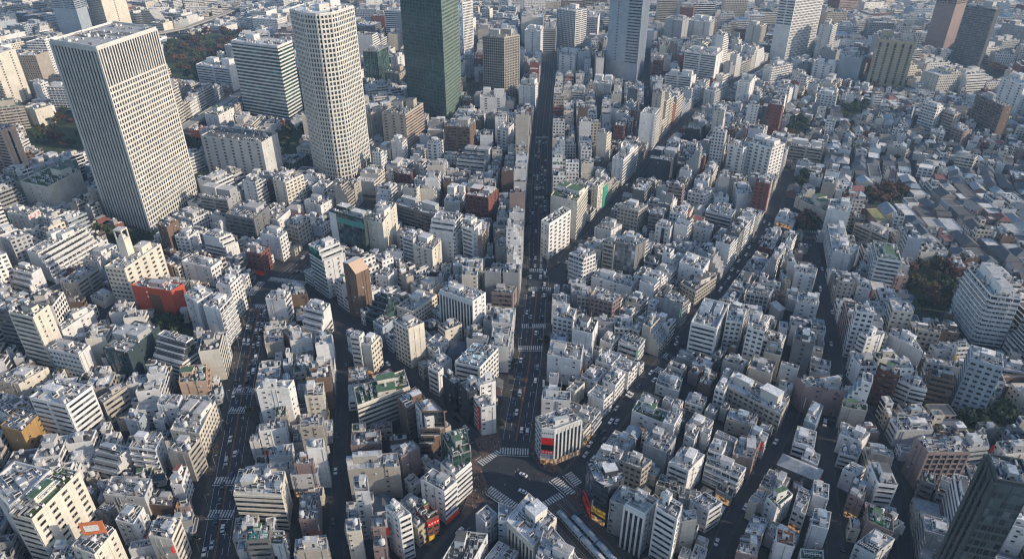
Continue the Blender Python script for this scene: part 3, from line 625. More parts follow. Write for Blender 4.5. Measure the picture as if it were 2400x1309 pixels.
12|985,190 1050,270 1180,190|22|shop_building|x p|B|l||brown block with white roof sheds on the diagonal lane|the shed-roofed brown block
12|1500,190 1570,262 1675,255|b1600,450|shop_building|r x|W|g|redtall|white corner block with a tall red vertical sign|the red vertical sign block
12|1375,95 1440,170 1555,140|b1500,400|shop_building|x x|k|b||black-walled block with blue-grey roof along the diagonal lane|the black-walled block
12|1300,40 1380,100 1440,70|b1400,290|shop_building|x x|k|g||dark block with grey roof along the diagonal lane|the dark lane block
12|1200,-20 1270,20 1300,-10|b1270,180|shop_building|r x|W|g||white end block of the dark diagonal row|the white row-end block
12|1550,60 1560,110 1670,75|26|shop_building|x s|W|l|pent|white block with lit gable behind the black-walled block|the lit gable block
12|1530,1000 1600,1065 1680,1000|b1600,1230|shop_building|x x|w|g||grey block with flat roof just below the scramble crossing|the flat crossing block
12|1690,1050 1750,1055 1785,960 1690,920|18|shop_building|x x x|b|b||curved blue-grey roof block at the tip below the scramble crossing|the curved tip block
12|1230,1330 1440,1330 1600,1130|16|shop_building|x x|w|d||dark-roofed low block at the bottom street corner|the dark-roofed bottom block
22|200,345 243,425 337,434 522,362 425,275|b250,672|shop_building|p c v d|w|g|redpanel|corner building with red and white sign panels over the scramble crossing|the red-panel corner building
22|485,662 543,790 642,850 757,762 650,640|b625,1105|shop_building|c d x|k|l|yellowsign|rounded black glass building with yellow sign strip at the crossing|the rounded black glass building
22|835,282 1050,368 1090,290|b1010,480|shop_building|s x|W|n|turf|white block with mossy green roof right of the lit diagonal street|the mossy white block
22|1050,365 1130,385 1195,270|b1150,540|shop_building|x p|W|l||white sunlit block stuck to the mossy white block|the sunlit stuck block
22|645,925 770,972 842,862|b742,1190|shop_building|s x|G|g||grey block with a few square windows near the tram lines|the few-windowed grey block
22|788,932 925,1002 1022,902|b868,1295|office_building|v x|W|g|pent|white tower block with black glass strip on its front|the black-strip tower block
22|1000,955 1150,1045 1192,935|b1075,1420|office_building|r x|W|g|pent|pale banded office at the bottom with lit right side|the bottom banded office
22|738,645 905,692 990,640|b938,868|shop_building|p p|c|g||beige block with stacked windows above the tram lines|the stacked-window block
22|580,600 738,640 780,560|b725,720|shop_building|x x|W|l|pent|white block with roof court behind the rounded black glass building|the roof-court block
22|915,512 1075,575 1145,465|b1030,745|shop_building|x s|G|g||plain grey block with dark roof in the lower diagonal quarter|the plain grey quarter block
22|1088,645 1230,705 1342,590|b1200,880|apartment_building|r x|W|l||white balcony block with curved lit flank|the curved-flank block
22|1345,650 1580,755 1632,680|b1540,880|apartment_building|b p|W|g||white flats with balconies at the lower diagonal street|the lower balcony flats
22|1365,560 1460,590 1500,500|b1420,760|apartment_building|b x|W|l||white stacked-balcony tower behind the lower balcony flats|the stacked-balcony tower
22|1490,340 1690,400 1718,320|b1650,480|shop_building|s s|c|b||beige shed-like block with bright bluish roof|the bluish shed block
22|1500,108 1895,320 1957,205|b1880,445|office_building|p x|c|l||very long beige office slab with rows of windows|the very long beige slab
22|1430,130 1480,150 1530,60|b1440,280|office_building|p x|W|l||narrow white tower block at the end of the very long slab|the narrow slab-end tower
22|1300,80 1380,110 1430,20|b1370,180|shop_building|x x|B|b||brown block with blue-grey roof beside the narrow slab-end tower|the brown blue-roofed block
22|1000,95 1160,150 1190,60|b1120,210|shop_building|x x|w|b||low wide block with pale blue roof near the lit street|the pale blue-roofed block
22|1205,220 1330,260 1360,190|b1300,300|shop_building|p x|W|g||small white block with grey roof inside the lower quarter|the small quarter block
22|1000,800 1150,850 1185,770|b1130,920|shop_building|x x|C|d||low cream block with big dark flat roof|the dark flat-roofed block
22|1235,920 1370,985 1480,930|b1360,1130|shop_building|x r|w|g||grey flats with flat roofs near the lower street|the grey flat pair
22|1420,830 1530,890 1560,800|b1500,940|shop_building|x x|G|d||low grey block with dark roof panels by the lower street|the low dark-panel block
22|1200,450 1270,490 1310,410|b1240,600|shop_building|s x|W|g||white stepped lane block with narrow roof in the lower quarter|the narrow lane block
22|1575,610 1720,640 1780,500|b1690,780|shop_building|x s|P|g||brownish block with blank wall on the lower diagonal street|the brownish blank block
22|1650,480 1770,540 1800,450|b1740,620|shop_building|s x|w|b||pale block with blue-grey roof deck by the lower diagonal street|the blue-decked block
22|1180,1130 1290,1040 1310,1000|20|shop_building|x x|C|l||cream fin wall block at the bottom right of the banded office|the cream fin block
22|1620,1130 1740,1160 1790,1040|b1700,1260|shop_building|x s|G|l||grey block with pale bluish roof right of the lower street|the grey right-kerb block
22|1560,1270 1700,1300 1740,1180|18|shop_building|x x|P|l||mauve-grey roofed low block right of the lower street|the mauve-grey block
22|630,65 720,110 790,20|b710,235|shop_building|x p|W|l||white slab with warm lit side on the lit diagonal street|the warm-sided slab
22|525,160 640,215 706,150|b640,330|shop_building|x p|W|g||white block with crowded roof left of the lit diagonal street|the crowded lit-street block
22|400,140 440,150 512,90|b410,250|shop_building|x x|C|g||cream twin-box block right of the straight avenue|the twin-box block
22|205,205 405,215 410,150|20|shop_building|s x|W|b||white block with bluish roof at the right kerb of the avenue|the bluish kerb block
22|20,1005 150,1230 240,1000|b60,1420|office_building|v x|C|l|pent|pale pointed building with a penthouse box below the scramble crossing|the pointed penthouse building
22|165,1300 400,1420 480,1330 240,1040|20|station_hall|x x x|w|g||long grey flat-roofed station hall beside the trains|the station hall
32|880,440 968,548 1255,545|b930,790|apartment_building|x g|P|l||pinkish brown block with blank angled end wall and big windows|the pinkish angled block
32|835,335 885,420 1135,420 1090,300|b850,520|apartment_building|r x x|w|l||grey-roofed terrace block behind the pinkish angled block|the grey terrace block
32|1258,548 1400,545 1540,530 1500,400|b1420,720|office_building|d d x|G|g||grey stepped offices with dark window bays and orange glow|the dark-bay offices
32|1600,500 1650,590 1830,560|b1640,700|shop_building|x s|W|g||white block with one dark slot at the right edge|the slot-walled block
32|1525,590 1587,775 1840,822|78|office_tower|v k|T|b|frame|tall dark green glass tower at the bottom right corner|the corner glass tower
32|1290,722 1335,962 1398,976|b1268,1190|office_building|r p|W|d|pent|white-framed office with dark roof left of the corner glass tower|the white-framed office
32|690,1050 872,1132 868,1010|16|shop_building|x x|P|n|turf|block with bright green artificial turf roof|the green turf block
32|705,640 765,790 902,806|b715,985|office_building|s r|W|d|pent|white office with ribbon front and rooftop tank room|the tank-room office
32|70,650 348,765 385,690|b330,830|shop_building|s x|g|g|hip|slate grey mansard block with roof windows|the slate mansard block
32|425,232 597,262 600,215|b390,400|shop_building|x x|c|n||beige block with green netted roof by the dark street|the green-netted roof block
32|410,440 560,480 655,440|b480,600|apartment_building|x x|W|l|pent|white block with fancy roof shapes by the dark street|the fancy-roofed block
32|490,590 620,610 670,560|b560,700|shop_building|r x|w|g||grey-white block with messy terrace below the fancy-roofed block|the messy-terrace block
32|500,690 600,730 680,690|b520,850|shop_building|x r|W|l||white tapered block further down the dark street|the tapered white block
32|570,860 665,915 680,790|b590,1050|shop_building|x x|P|b||block with pale teal roof boxes on the dark street|the teal-boxed block
32|770,-5 915,50 918,0|b850,288|apartment_building|r p|M|n||maroon tower block with green roof at the street fork|the maroon block
32|890,62 1000,110 1108,135 1060,45|b1040,282|apartment_building|r d x|W|g||white block with ribbed twin fronts right of the maroon block|the ribbed twin-front block
32|250,345 330,385 385,250|b220,470|apartment_building|x r|b|b||white-blue rounded block leaning over the dark lane|the leaning blue block
32|180,500 320,545 340,430|b210,620|apartment_building|d s|W|l||white striped terrace block under the leaning blue block|the striped terrace block
32|230,610 345,665 365,590|b300,730|shop_building|s x|W|l||small white arched block beside the slate mansard block|the small arched block
32|320,870 430,905 435,800|b400,1040|shop_building|x x|W|g||white octagonal-roofed block on the dark lane|the octagonal block
32|170,960 260,1010 305,850|b150,1130|shop_building|p p|W|g||white rounded block with rows of windows on the dark lane|the rounded lane block
32|300,1080 420,1110 440,990|20|shop_building|x x|w|b||pale block with glass roof boxes on the dark lane|the glass-boxed block
32|55,1200 180,1235 182,1130|18|shop_building|x x|W|o||white-rimmed block with orange roof|the orange-roofed block
32|225,1320 385,1330 385,1260|14|shop_building|x x|w|n||small block with bright green roof at the bottom edge|the bottom green-roofed block
32|0,880 60,960 145,850|b0,1110|shop_building|x x|W|n|pent|white block with planted roof left of the dark lane|the planted lane block
32|875,1090 960,1130 1055,1110|b970,1210|shop_building|s x|W|g|pent|white twin-headed block right of the green turf block|the twin-headed block
32|590,1230 740,1290 920,1210|14|shop_building|s x|w|l||grey low block with white roof machines below the green turf block|the machine-roofed block
32|1070,770 1160,810 1165,740|b1000,950|shop_building|r x|g|n||thin dark block with small green roof before the pinkish angled block|the thin green-roofed block
32|260,60 330,130 600,160 560,60|18|shop_building|x s x|P|g||brown block with two sunk roof courts by the street fork|the sunk-court block
32|1455,365 1490,415 1605,410|10|shop_building|x x|g|n||low shed with bright green flat roof near the trees|the green-roofed shed
"""
# ---- streets: name | carriageway half width | pavement width | ground points of the centre line in the photo
STREETS = [
 ('straight avenue', 7.6, 4.0, [(1207,1048),(1224,940),(1240,860),(1250,763),(1261,655),(1262,540),(1263,440),(1272,290),(1286,180),(1289,126)]),
 ('left avenue', 6.2, 3.6, [(498,1330),(520,1200),(540,1080),(566,930),(588,810),(608,715),(640,672)]),
 ('junction road', 7.0, 3.0, [(640,672),(690,635),(740,590),(800,545),(870,480)]),
 ('alley', 3.1, 0.6, [(786,1330),(794,1150),(800,1000),(806,880),(798,790),(792,730)]),
 ('diagonal lane', 3.8, 1.6, [(1150,1068),(1060,985),(953,890),(870,800),(800,735),(700,665)]),
 ('lit diagonal street', 4.0, 1.5, [(1330,1125),(1400,1045),(1450,972),(1500,910),(1560,845),(1620,770),(1680,700),(1730,630),(1790,550),(1822,470),(1850,400)]),
 ('slanted street', 4.2, 1.8, [(1290,655),(1330,600),(1400,520),(1450,462),(1500,405),(1540,350),(1600,285),(1660,225),(1730,185),(1800,150)]),
 ('lower street', 2.7, 0.7, [(1668,1330),(1700,1240),(1750,1160),(1800,1080),(1848,1000),(1872,930),(1878,900)]),
 ('dark street', 3.3, 0.7, [(1962,1330),(1950,1200),(1940,1130),(1934,1050),(1945,960),(1962,880),(1956,816),(1944,749),(1928,682),(1908,590),(1892,535),(1850,470)]),
 ('fork road', 2.5, 0.7, [(1962,870),(2005,930),(2045,990),(2085,1060),(2110,1160),(2125,1330)]),
 ('far dark street', 4.0, 1.5, [(1518,290),(1513,190),(1516,118)]),
 ('bottom street', 4.6, 3.0, [(1165,1172),(1110,1225),(1060,1280),(1010,1340)]),
 ('tram street', 5.0, 3.0, [(1300,1178),(1360,1225),(1420,1285),(1460,1340)]),
 ('tower road', 6.0, 3.0, [(-60,605),(60,560),(180,505),(262,470)]),
 ('park road', 8.0, 2.0, [(440,300),(500,255),(570,215),(640,180)]),
 ('quarter lane', 2.6, 0.8, [(2135,380),(2140,440),(2210,500),(2290,590),(2400,690)]),
]
CROSSWALKS = [((1170,1056),(1240,1058),0),((1214,815),(1272,815),0),((1222,763),(1280,763),0),((1238,676),(1292,678),0),((1240,633),(1283,633),0),
 ((1124,1087),(1168,1056),4),((1144,1144),(1208,1188),11),((1266,1190),(1318,1160),12),((1298,1120),(1342,1158),5),((1330,1108),(1357,1135),5),
 ((546,914),(600,914),1),((538,959),(594,959),1),((503,1125),(556,1125),1),((488,1203),(548,1203),1),((592,717),(624,717),1),
 ((632,652),(718,664),2),((584,692),(612,660),1),((1556,830),(1592,846),5),((1537,862),(1572,880),5),((1870,538),(1918,545),8),((1252,440),(1276,440),0),((1252,462),(1276,462),0),((1256,322),(1286,322),0)]
PARKS = [ # name, kind of tree, count, ground outline, label, group
 ('wooded park','mixed',66,[(385,112),(470,84),(575,70),(590,100),(545,128),(470,196),(400,182)],'in the wooded park behind the ribbed cream tower'),
 ('tower grove','mixed',22,[(62,300),(140,262),(196,282),(215,345),(130,366),(70,340)],'in the grove left of the ribbed cream tower'),
 ('balcony slab grove','mixed',18,[(2126,640),(2180,615),(2232,650),(2228,705),(2190,755),(2142,740)],'in the grove left of the big balcony slab'),
 ('autumn clump','rust',13,[(2022,455),(2070,440),(2118,450),(2112,482),(2050,486)],'in the clump among the low houses'),
 ('upper house garden','green',8,[(1838,300),(1880,282),(1898,300),(1860,318)],'in the garden at the top of the low house quarter'),
 ('flats garden','green',4,[(1860,425),(1882,408),(1895,430),(1875,440)],'in front of the yellow-beige block'),
 ('house lane garden','green',9,[(1966,262),(2010,240),(2042,250),(2000,275)],'in the gardens behind the white square-windowed flats'),
 ('far right grove','rust',10,[(2305,165),(2340,150),(2352,175),(2325,190)],'in the grove right of the dark balcony tower'),
 ('small square','mixed',8,[(1868,525),(1905,520),(1912,540),(1880,545)],'around the small square on the dark street'),
 ('tower foot','green',9,[(225,545),(262,545),(345,556),(372,500),(362,570),(290,590)],'at the foot of the ribbed cream tower'),
 ('tower garden','green',11,[(655,305),(710,308),(720,330),(668,368),(655,340)],'in the garden between the green banded and rounded towers'),
 ('hall lawn','green',6,[(440,330),(466,322),(478,415),(458,420)],'on the strip between the ribbed cream tower and grey dotted hall'),
 ('red block court','green',5,[(372,755),(455,772),(455,792),(390,790)],'in the court at the foot of the red-walled block'),
 ('crossing trees','bare',6,[(1085,205),(1105,180),(1122,215),(1105,235)],'beside the cream grid tower'),
 ('edge grove','green',8,[(2235,975),(2380,965),(2400,1000),(2260,1010)],'below the grey-blue slab'),
]
HOUSE_ZONE = [(1835,330),(1830,255),(1990,190),(2130,215),(2410,225),(2420,700),(2300,640),(2230,610),(2120,560),(2060,500),(1940,450)]

PLAZAS = [[(1232,684),(1236,630),(1292,626),(1332,636),(1345,656),(1312,684)], [(594,716),(580,694),(608,654),(640,645),(722,662),(664,694),(628,718)]]
VIADUCTS = [[(300,92),(432,66),(520,34),(620,-8)], [(424,303),(490,262),(556,222),(640,190)]]
# ------------------------------------------------------------------ buildings
FLOOR = 3.3
CELL = dict(p=3.2, s=3.6, r=3.0, d=3.4, b=4.2, g=3.0, v=2.4, w=4.5, c=2.6, k=2.2, x=4.0)
GLASSY = {'c', 'k', 'd', 'g', 'v'}

def lerp(p, q, t): return (p[0] + (q[0] - p[0]) * t, p[1] + (q[1] - p[1]) * t)

def edge(poly, i):
    p, q = poly[i], poly[(i + 1) % len(poly)]
    dx, dy = q[0] - p[0], q[1] - p[1]; L = math.hypot(dx, dy)
    return p, q, L, math.atan2(dy, dx)

def seen_edge(p, q):
    """does the side p-q of a footprint face the camera at the origin"""
    mx, my = (p[0] + q[0]) / 2, (p[1] + q[1]) / 2
    return (q[1] - p[1]) * (0 - mx) - (q[0] - p[0]) * (0 - my) > 0

class Building:
    def __init__(s, kind, poly, h, styles, wallc, roofk, opts='', label='', group=None, lod=1, seed=0, glass=None):
        s.kind, s.poly, s.h, s.styles, s.wc, s.rk, s.opts, s.label, s.group, s.lod = kind, poly, h, list(styles), wallc, roofk, opts.split(','), label, group, lod
        n = len(poly)
        while len(s.styles) < n: s.styles.append(s.styles[len(s.styles) % 2] if n == 4 else s.styles[-1])
        s.r = random.Random(seed); s.glass = glass
        s.parts = 0

    def has(s, k): return k in s.opts

    def steps(s):
        for o in s.opts:
            if o.startswith('st:'): a = o.split(':'); return int(a[1]), int(a[2])
        return None

    # wall shell -----------------------------------------------------------
    def shell(s, mb, poly, z0, z1, near, cut_top=True):
        nv = max(1, round((z1 - z0) / s.fl))
        uo = s.r.randint(0, 400) * 1.0
        for i in range(len(poly)):
            p, q, L, _ = edge(poly, i); st = s.styles[i % len(s.styles)]
            nu = max(1, round(L / CELL[st])); mat = st; col = s.wc
            if near and seen_edge((p[0] + s.cx, p[1] + s.cy), (q[0] + s.cx, q[1] + s.cy)):
                if st in ('p', 's', 'r', 'w'): mat = 'x'
                elif st in ('d', 'g', 'v'): mat = 'c'; col = s.glass or (.03, .036, .042)
            if near and st in ('x', 's') and L > 4 and z1 - z0 > 6 and s.kind not in ('house', 'office_tower') and seen_edge((p[0] + s.cx, p[1] + s.cy), (q[0] + s.cx, q[1] + s.cy)):
                ux, uy = (q[0] - p[0]) / L, (q[1] - p[1]) / L; an = math.atan2(uy, ux); nn = (uy, -ux)
                for t, pf in [(s.r.uniform(.06, .94) * L, s.r.choice((.45, .7, 1.05))) for _ in range(1 + (L > 9))]:        # rain pipes and wall-hung machines
                    mb.box(p[0] + ux * t + nn[0] * .12, p[1] + uy * t + nn[1] * .12, z0 + .05, .2, .2, z1 - z0 - .1, 'x', tuple(c * pf for c in s.wc), an)
                t0 = s.r.uniform(.15, .85) * L
                for f in range(1, nv):
                    if s.r.random() < .45:
                        t = min(L - .8, max(.8, t0 + s.r.choice((0, 0, 1.4)))); g = s.r.choice((.6, .65, .3, .08))
                        mb.box(p[0] + ux * t + nn[0] * .22, p[1] + uy * t + nn[1] * .22, z0 + f * (z1 - z0) / nv + .3, .95, .42, .75, 'x', (g, g, g), an)
            if mat in ('c', 'k') and st in ('c', 'k'): col = s.glass or s.wc
            mb.wall(p, q, z0, z1, mat, col, nu, nv, uo + i * 31, 0)

    def parapet(s, mb, poly, z, hh=0.9, t=0.3, col=None, roofc=None):
        col = col or tuple(min(.8, c * 1.08) for c in s.trimc)
        inn = inset(poly, min(t, 0.2 * math.sqrt(max(area(poly), 1))))
        n = len(poly)
        for i in range(n):
            p, q = poly[i], poly[(i + 1) % n]; a, b = inn[i], inn[(i + 1) % n]
            mb.wall(p, q, z, z + hh, 'x', col)
            mb.wall(b, a, z, z + hh, 'x', col)
            mb.face([(p[0], p[1], z + hh), (q[0], q[1], z + hh), (b[0], b[1], z + hh), (a[0], a[1], z + hh)], 'x', col)
        mb.face([(x, y, z + 0.03) for x, y in inn], 'roof', roofc or s.rc)
        return inn

    def build(s):
        r = s.r
        s.cx, s.cy = centroid(s.poly)
        P = [(x - s.cx, y - s.cy) for x, y in s.poly]
        s.P = P
        near = s.lod >= 2
        s.fl = 4.2 if s.kind == 'office_tower' and s.h > 70 else FLOOR
        s.rc = jitter_col(ROOFC[s.rk], r, 0.15)
        s.trimc = s.wc if not (set(s.styles[:2]) <= {'c', 'k'}) else tuple(0.5 * c + 0.2 for c in s.wc)
        mb = MB(); rb = MB()
        st = s.steps(); h = s.h
        A = area(P)
        hb = h
        if st:
            e, n = st; n = min(n, max(1, int(h / FLOOR) - 2)); hb = h - n * FLOOR
            p, q, L, _ = edge(P, e); depth = A / max(L, 1); dstep = min(2.4, depth * 0.55 / n)
        top = P
        if s.has('two') and len(P) == 4 and not st:
            t = r.uniform(.38, .62); a = lerp(P[0], P[1], t); c_ = lerp(P[3], P[2], t)
            A1, A2 = [P[0], a, c_, P[3]], [a, P[1], P[2], c_]
            if r.random() < .5: A1, A2 = A2, A1
            h2 = max(4.0, h - FLOOR * r.choice((1, 1, 2, 2, 3)))
            s.shell(mb, A1, 0, h, near); s.shell(mb, A2, 0, h2, near)
            top = A1; rb2 = MB() if s.lod else rb; s.rb2 = rb2; i2 = s.parapet(rb2, A2, h2, .9, .25)
            for k in range(3):
                x, y = lerp(i2[0], i2[2], r.uniform(.2, .8)); g = r.choice((.6, .7, .1, .4))
                x2, y2 = lerp(i2[1], i2[3], r.uniform(.2, .8)); rb2.box((x + x2) / 2, (y + y2) / 2, h2 + .03, r.uniform(.8, 2), r.uniform(.8, 2), r.uniform(.7, 2), 'x', (g, g, g), edge(P, 0)[3])
        else: s.shell(mb, P, 0, hb, near)
        if st:
            prev = P
            for k in range(n):
                ds = [0.0] * len(P); ds[e] = dstep * (k + 1)
                if k == 0 and False: pass
                cur = inset(P, ds)
                if area(cur) < 0.25 * A: cur = prev
                z = hb + k * FLOOR
                s.shell(mb, cur, z, z + FLOOR, near)
                mb.face([(x, y, z) for x, y in prev], 'roof', s.rc)
                if near and cur is not prev:      # terrace kerb along the step
                    a, b, LL, ang = edge(prev, e)
                    m = lerp(a, b, .5)
                    nx, ny = -math.sin(ang), math.cos(ang)
                    mb.box(m[0] + nx * .15, m[1] + ny * .15, z, LL - .1, .22, 1.0, 'x', s.trimc, ang)
                prev = cur
            top = prev
        s.top = top
        if s.kind == 'house' or s.has('hip'):
            s.pitched(rb, top, h)
            inn = None
        elif s.has('peach'):
            inn = s.gable_slope(rb, top, h)
        else:
            hh = 1.6 if s.has('frame') else 0.95
            inn = s.parapet(rb, top, h, hh, 0.7 if s.has('frame') else 0.3)
        s.inn = inn
        # parts --------------------------------------------------------------
        if s.lod == 0:
            return mb, rb
        if near:
            root = bpy.data.objects.new(s.kind, None); COL.objects.link(root); root.location = (s.cx, s.cy, 0)
            root.empty_display_size = 1
            mb.build('wall', root)
        else:
            root = mb.build(s.kind, None, (s.cx, s.cy, 0))
        tag(root, s.label, s.kind.replace('_', ' '), s.group)
        s.root = root
        if near: s.facades(P, hb, st)
        if inn and not s.has('noclut'): s.rooftop(rb, inn, h, near)
        s.special(P, h, rb, near)
        rb.build('roof', root)
        if getattr(s, 'rb2', None) and s.rb2 is not rb: s.rb2.build('roof', root)
        return root

    # one part per pane, band, pier or balcony ---------------------------------
    def blk(s, name, x, y, z, sx, sy, sz, ang, col):
        s.parts += 1
        return put(name, SH['block'], s.root, (x, y, z), ang, (sx, sy, sz), col)

    def win(s, x, y, z, w, hh, ang, col, depth=0.22):
        s.parts += 1
        return put('window', SH['window'], s.root, (x, y, z), ang, (w, depth, hh), col)

    def facades(s, P, hb, st):
        r = s.r
        vis = [i for i in range(len(P)) if seen_edge((P[i][0] + s.cx, P[i][1] + s.cy), (P[(i + 1) % len(P)][0] + s.cx, P[(i + 1) % len(P)][1] + s.cy))]
        budget = 92 if s.lod >= 3 else 40
        share = budget // max(1, len([i for i in vis if s.styles[i] != 'x']) or 1)
        framec = tuple(c * 0.55 + 0.05 for c in s.wc)
        nf = max(1, round(hb / s.fl)); fh = hb / nf; tall = s.kind == 'office_tower' and hb > 70
        for i in vis:
            p, q, L, ang = edge(P, i); sty = s.styles[i]
            ux, uy = math.cos(ang), math.sin(ang); nx, ny = math.sin(ang), -math.cos(ang)
            mid = lerp(p, q, .5)
            def at(t, out=0.0): return (p[0] + ux * t + nx * out, p[1] + uy * t + ny * out)
            if sty == 'p':
                nc = max(1, round(L / (3.0 if s.lod >= 3 else 4.2)))
                while nc * nf > share and nc > 1: nc -= 1
                cw = L / nc; ww = min(cw * .62, 3.0); f0 = max(0, nf - share // nc)
                for f in range(f0, nf):
                    for c in range(nc):
                        x, y = at((c + .5) * cw); s.win(x, y, (f + .52) * fh, ww, min(1.6, fh * .48), ang, framec)
            elif sty == 's':
                nc = 1 if L < 9 else 2
                for k in range(nc):
                    t = L * (r.uniform(.15, .35) if k == 0 else r.uniform(.6, .85))
                    for f in range(max(0, nf - 14), nf):
                        if r.random() < .12: continue
                        x, y = at(t); s.win(x, y, (f + .55) * fh, 1.5, 1.15, ang, framec)
            elif sty == 'r':
                nb = 2 if L > 22 else 1
                for f in range(max(0, nf - share // nb), nf):
                    for k in range(nb):
                        x, y = at(L * (k + .5) / nb); s.win(x, y, (f + .55) * fh, L / nb - (1.3 if L > 8 else .8), fh * .46, ang, framec)
            elif sty == 'd':
                for f in range(nf + 1):
                    bh = fh * .42 if f else fh * .3
                    x, y = lerp(p, q, .5); z = f * fh - (bh * .5 if f else 0)
                    s.blk('floor_band', x + nx * .1, y + ny * .1, min(z, hb - bh), L + .3, .5, bh, ang, s.trimc)
            elif sty == 'g':
                bh = fh * .34 if tall else .9; crown = int(nf * .86) if s.has('frame') and tall else nf
                gv = [j for j in vis if s.styles[j] == 'g']
                if len(gv) > 2:            # a band runs round all the glazed sides in one piece
                    if i == gv[0]:
                        ring = MB()
                        for j in gv:
                            p2, q2, L2, a2 = edge(P, j); m2 = lerp(p2, q2, .5)
                            ring.box(m2[0] + math.sin(a2) * .08, m2[1] - math.cos(a2) * .08, 0, L2 + .2, .44, bh, 'x', s.trimc, a2)
                        ring = ring.mesh('floor_band')
                        for f in range(1, nf + 1): put('floor_band', ring, s.root, (0, 0, min(f * fh - bh / 2, hb - bh - .02)))
                else:
                  for f in list(range(1, crown)) + [nf]:
                    s.blk('floor_band', mid[0] + nx * .08, mid[1] + ny * .08, min(f * fh - bh / 2, hb - bh - .02), L + .2, .44, bh, ang, s.trimc)
                nc = max(2, round(L / (3.3 if tall else 3.1))); nc = min(nc, 30)
                if L < 8: nc = max(1, round(L / 3.6))
                for c in range(nc + 1):
                    x, y = at(L * c / nc); s.blk('pier', x + nx * .1, y + ny * .1, 0, (1.15 if tall else .75) if c not in (0, nc) or L < 8 else (1.6 if tall else 1.0), .6, hb - .05, ang, s.trimc)
            elif sty == 'v':
                nc = min(26, max(3, round(L / (4.0 if tall else 2.4))))
                for c in range(nc + 1):
                    x, y = at(L * c / nc); s.blk('pier', x + nx * .12, y + ny * .12, 0, 1.5 if tall and c not in (0, nc) else 2.6 if tall else .85, .8, hb - .05, ang, s.trimc)
                s.blk('floor_band', mid[0] + nx * .1, mid[1] + ny * .1, hb - 2.4, L + .2, .5, 2.38, ang, s.trimc)
            elif sty == 'w':
                nc = max(3, round(L / 9)); cw = L / nc
                for c in range(nc):
                    x, y = at((c + .5) * cw); s.win(x, y, hb * .5, cw * .3, hb * .9, ang, (.05, .05, .05))
                for c in range(nc + 1):
                    x, y = at(c * cw); s.blk('pier', x + nx * .25, y + ny * .25, 0, 1.1, .8, hb - .05, ang, s.trimc)
                for f in range(1, nf):
                    s.blk('floor_band', mid[0] + nx * .05, mid[1] + ny * .05, f * fh - .4, L, .3, .8, ang, s.trimc)
            elif sty == 'b':
                bm = MB(); D = 1.35; LL = L - (.6 if L > 6 else .2)
                bm.box(0, -D / 2, -.09, LL, D, .18, 'x', s.wc); bm.box(0, -D + .06, .09, LL, .12, .95, 'x', s.trimc)
                for t in (-LL / 2 + .06, LL / 2 - .06): bm.box(t, -D / 2 + .06, .09, .12, D - .12, .95, 'x', s.trimc)
                nc = max(1, round(LL / 5.5))
                for c in range(1, nc): bm.box(-LL / 2 + LL * c / nc, -D / 2 + .06, .09, .14, D - .14, 2.3, 'x', s.trimc)
                me = bm.mesh('balcony')
                for f in range(1, nf):
                    s.parts += 1; put('balcony', me, s.root, (mid[0], mid[1], f * fh), ang)
            elif sty in ('c', 'k'):
                nc = min(14, max(2, round(L / 5)))
                for c in range(nc + 1):
                    x, y = at(L * c / nc); s.blk('mullion', x + nx * .05, y + ny * .05, 0, .22, .3, hb - .04, ang, tuple(c * 2.4 + .03 for c in s.glass) if s.glass else tuple(c * .9 + .03 for c in s.trimc))
                if sty == 'k':
                    for f in range(2, nf, 2): s.blk('floor_band', mid[0] + nx * .04, mid[1] + ny * .04, f * fh - .3, L, .2, .6, ang, tuple(c * 2.2 + .02 for c in s.glass) if s.glass else tuple(c * .7 + .06 for c in s.wc))
        if st:
            e, n = st; h0 = hb
            ds = [0.0] * len(P)
            A = area(P); pe, qe, Le, _ = edge(P, e); dstep = min(2.4, A / max(Le, 1) * .55 / max(n, 1))
            for k in range(n):
                ds[e] = dstep * (k + 1); cur = inset(P, ds); p, q, L, ang = edge(cur, e)
                m = lerp(p, q, .5)
                if L > 2.5 and area(cur) > .25 * A: s.win(m[0], m[1], h0 + (k + .55) * FLOOR, L - .9, 1.6, ang, framec)

    # roof machinery -----------------------------------------------------------
    def rooftop(s, rb, inn, h, near):
        r = s.r; A = area(inn)
        if A < 12: return
        p, q, L, ang = edge(inn, 0); ca, sa = math.cos(ang), math.sin(ang)
        c = centroid(inn); boxes = []
        def free(x, y, rad):
            if not inside(inset(inn, rad * .75), x, y): return False
            return all(math.hypot(x - bx, y - by) > rad * .8 + br for bx, by, br in boxes)
        def pick(rad, tries=14):
            xs = [a for a, _ in inn]; ys = [b for _, b in inn]
            for _ in range(tries):
                x, y = r.uniform(min(xs), max(xs)), r.uniform(min(ys), max(ys))
                if free(x, y, rad): return x, y
            return None
        depth = A / max(L, 1)
        whitish = tuple(min(.78, 0.5 * c_ + .36) for c_ in s.wc)
        npent = 0
        if s.has('pent') or (not s.has('nopent') and A > 45 and r.random() < .82): npent = 1 + (A > 420 and r.random() < .7)
        for k in range(npent):
            if s.has('nopent'): break
            sx = max(2.4, min(L * r.uniform(.28, .5), 14)); sy = max(2.4, min(depth * r.uniform(.28, .5), 10)); hh = r.uniform(2.6, 4.4) if A < 500 else r.uniform(4, 7)
            if near and s.has('pent'): hh *= 1.25
            ox = r.choice((-1, 1, 0)) * (L - sx) * .28; oy = (depth - sy) * r.uniform(-.1, .3)
            if npent > 1: ox = (-1, 1)[k] * L * .25
            x, y = c[0] + ca * ox - sa * oy, c[1] + sa * ox + ca * oy
            rad = max(sx, sy) * .5
            if not inside(inn, x, y): x, y = c
            boxes.append((x, y, rad * .9))
            pb = MB()
            pc = whitish if r.random() < .7 else s.wc
            pb.box(0, 0, 0, sx, sy, hh, 'x', pc, 0); 
